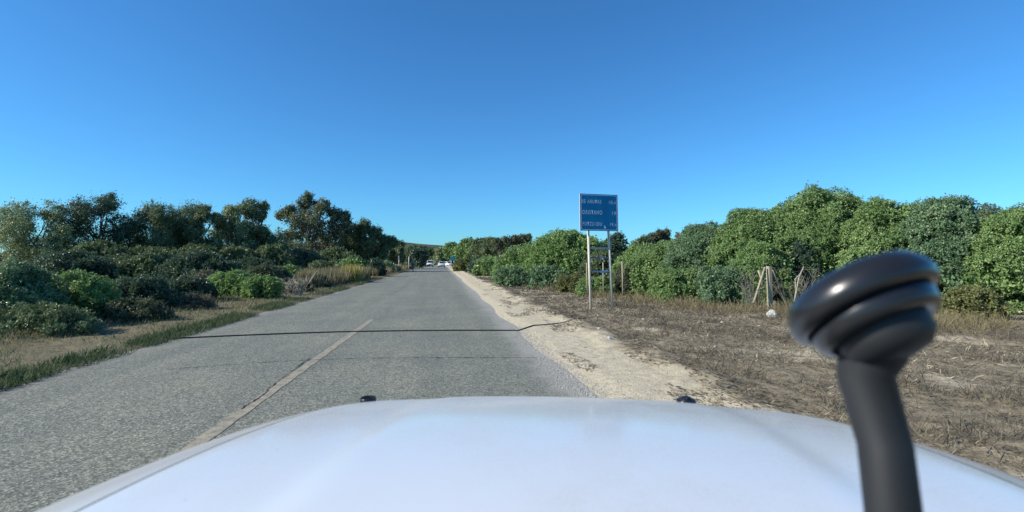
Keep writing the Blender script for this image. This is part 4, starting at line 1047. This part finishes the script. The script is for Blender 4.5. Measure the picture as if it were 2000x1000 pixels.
for sgn in (-1, 1):
    V, FC = bon_grid(sgn * .661, sgn * .83, 10)
    n = 10; o = len(V)
    for i in range(0, len(V) // n):                                   # side of the wing going down
        x, y, z = V[i * n + n - 1]; V.append((x + sgn * .03, y, z - .12)); V.append((x + sgn * .035, y, .42))
    rows = o // n
    for i in range(rows - 1):
        FC.append((i * n + n - 1, o + 2 * i, o + 2 * i + 2, (i + 1) * n + n - 1)); FC.append((o + 2 * i, o + 2 * i + 1, o + 2 * i + 3, o + 2 * i + 2))
    link('wing', mesh_np('wing', V, FC, smooth=True), WHITEPAINT, car)
bm = bmesh.new(); box(bm, (U0, 2.16, .58), (1.45, .12, .5), bev=.04); link('bumper', mesh_bm('bumper', bm), TRIM, car)
bm = bmesh.new(); box(bm, (U0 + .05, .30, .955), (1.5, .5, .05), bev=.02); link('dashboard', mesh_bm('dashboard', bm), TRIM, car)
def knob(px, py, D, r):
    p = at(px, py, D)
    M = car.matrix_basis
    loc = Matrix.Rotation(CY, 4, 'Z') @ p
    z0 = bon(loc.x - U0, loc.y)
    bm = bmesh.new()
    lathe(bm, [(r * 1.12, z0 - loc.z - .01), (r * 1.12, z0 - loc.z + .004), (r, z0 - loc.z + .007), (r * .99, -r * .9), (r * .92, -r * .58), (r * .76, -r * .32), (r * .52, -r * .13), (r * .26, -r * .03), (r * .03, 0)], Matrix.Translation(loc), 24)
    box(bm, loc + Vector((0, -r * .62, -r * .16)), (r * .3, r * .25, r * .16), bev=.001)
    link('washer_nozzle', mesh_bm('washer_nozzle', bm, True), GLOSSBLACK, car)
knob(719, 779, 1.70, .023); knob(1340, 773, 1.70, .027)

# phone mount: ringed suction disc with a thick arm down to the dashboard
DM = .46
mc = at(1672, 581, DM)
cm = cam.rotation_euler.to_matrix()
XR_, XU = cm @ Vector((1, 0, 0)), cm @ Vector((0, 1, 0))
XB = (Vector((0, 0, CAMH)) - mc).normalized()
ca_ = R(38)
minor = (XR_ * math.sin(ca_) - XU * math.cos(ca_))                    # to the lower right in view
nrm = (XB * .56 + minor * .83).normalized()
mt = empty('phone_mount', mc); tag(mt, 'black ringed suction phone mount close to the camera at the right', 'phone mount')
M = nrm.to_track_quat('Z', 'Y').to_matrix().to_4x4()
bm = bmesh.new(); lathe(bm, [(.030, -.016), (.046, -.015), (.055, -.011), (.061, -.003), (.0635, .006), (.062, .013), (.058, .017), (.053, .0165), (.0515, .013)], M, 64)
link('suction_disc', mesh_bm('suction_disc', bm, True), GLOSSBLACK, mt)
bm = bmesh.new(); lathe(bm, [(.046, .011), (.051, .014), (.0525, .021), (.051, .029), (.047, .034), (.041, .0345), (.037, .031)], M, 64)
link('lock_ring', mesh_bm('lock_ring', bm, True), GLOSSBLACK, mt)
bm = bmesh.new(); lathe(bm, [(.036, .024), (.0375, .036), (.035, .047), (.027, .055), (.010, .059)], M, 48)
link('hub', mesh_bm('hub', bm, True), RUBBER, mt)
bm = bmesh.new()
e0 = nrm * .03; e1 = at(1690, 735, DM - .005) - mc; e2 = at(1728, 870, DM - .02) - mc; e3 = at(1745, 1010, DM - .03) - mc; e4 = e3 + Vector((.005, .01, 0)); e4.z = .975 - mc.z
tube(bm, [e0, e0.lerp(e1, .5), e1, e2, e3, e4], [.026, .025, .022, .020, .020, .024], 24)
link('arm', mesh_bm('arm', bm, True), RUBBER, mt)
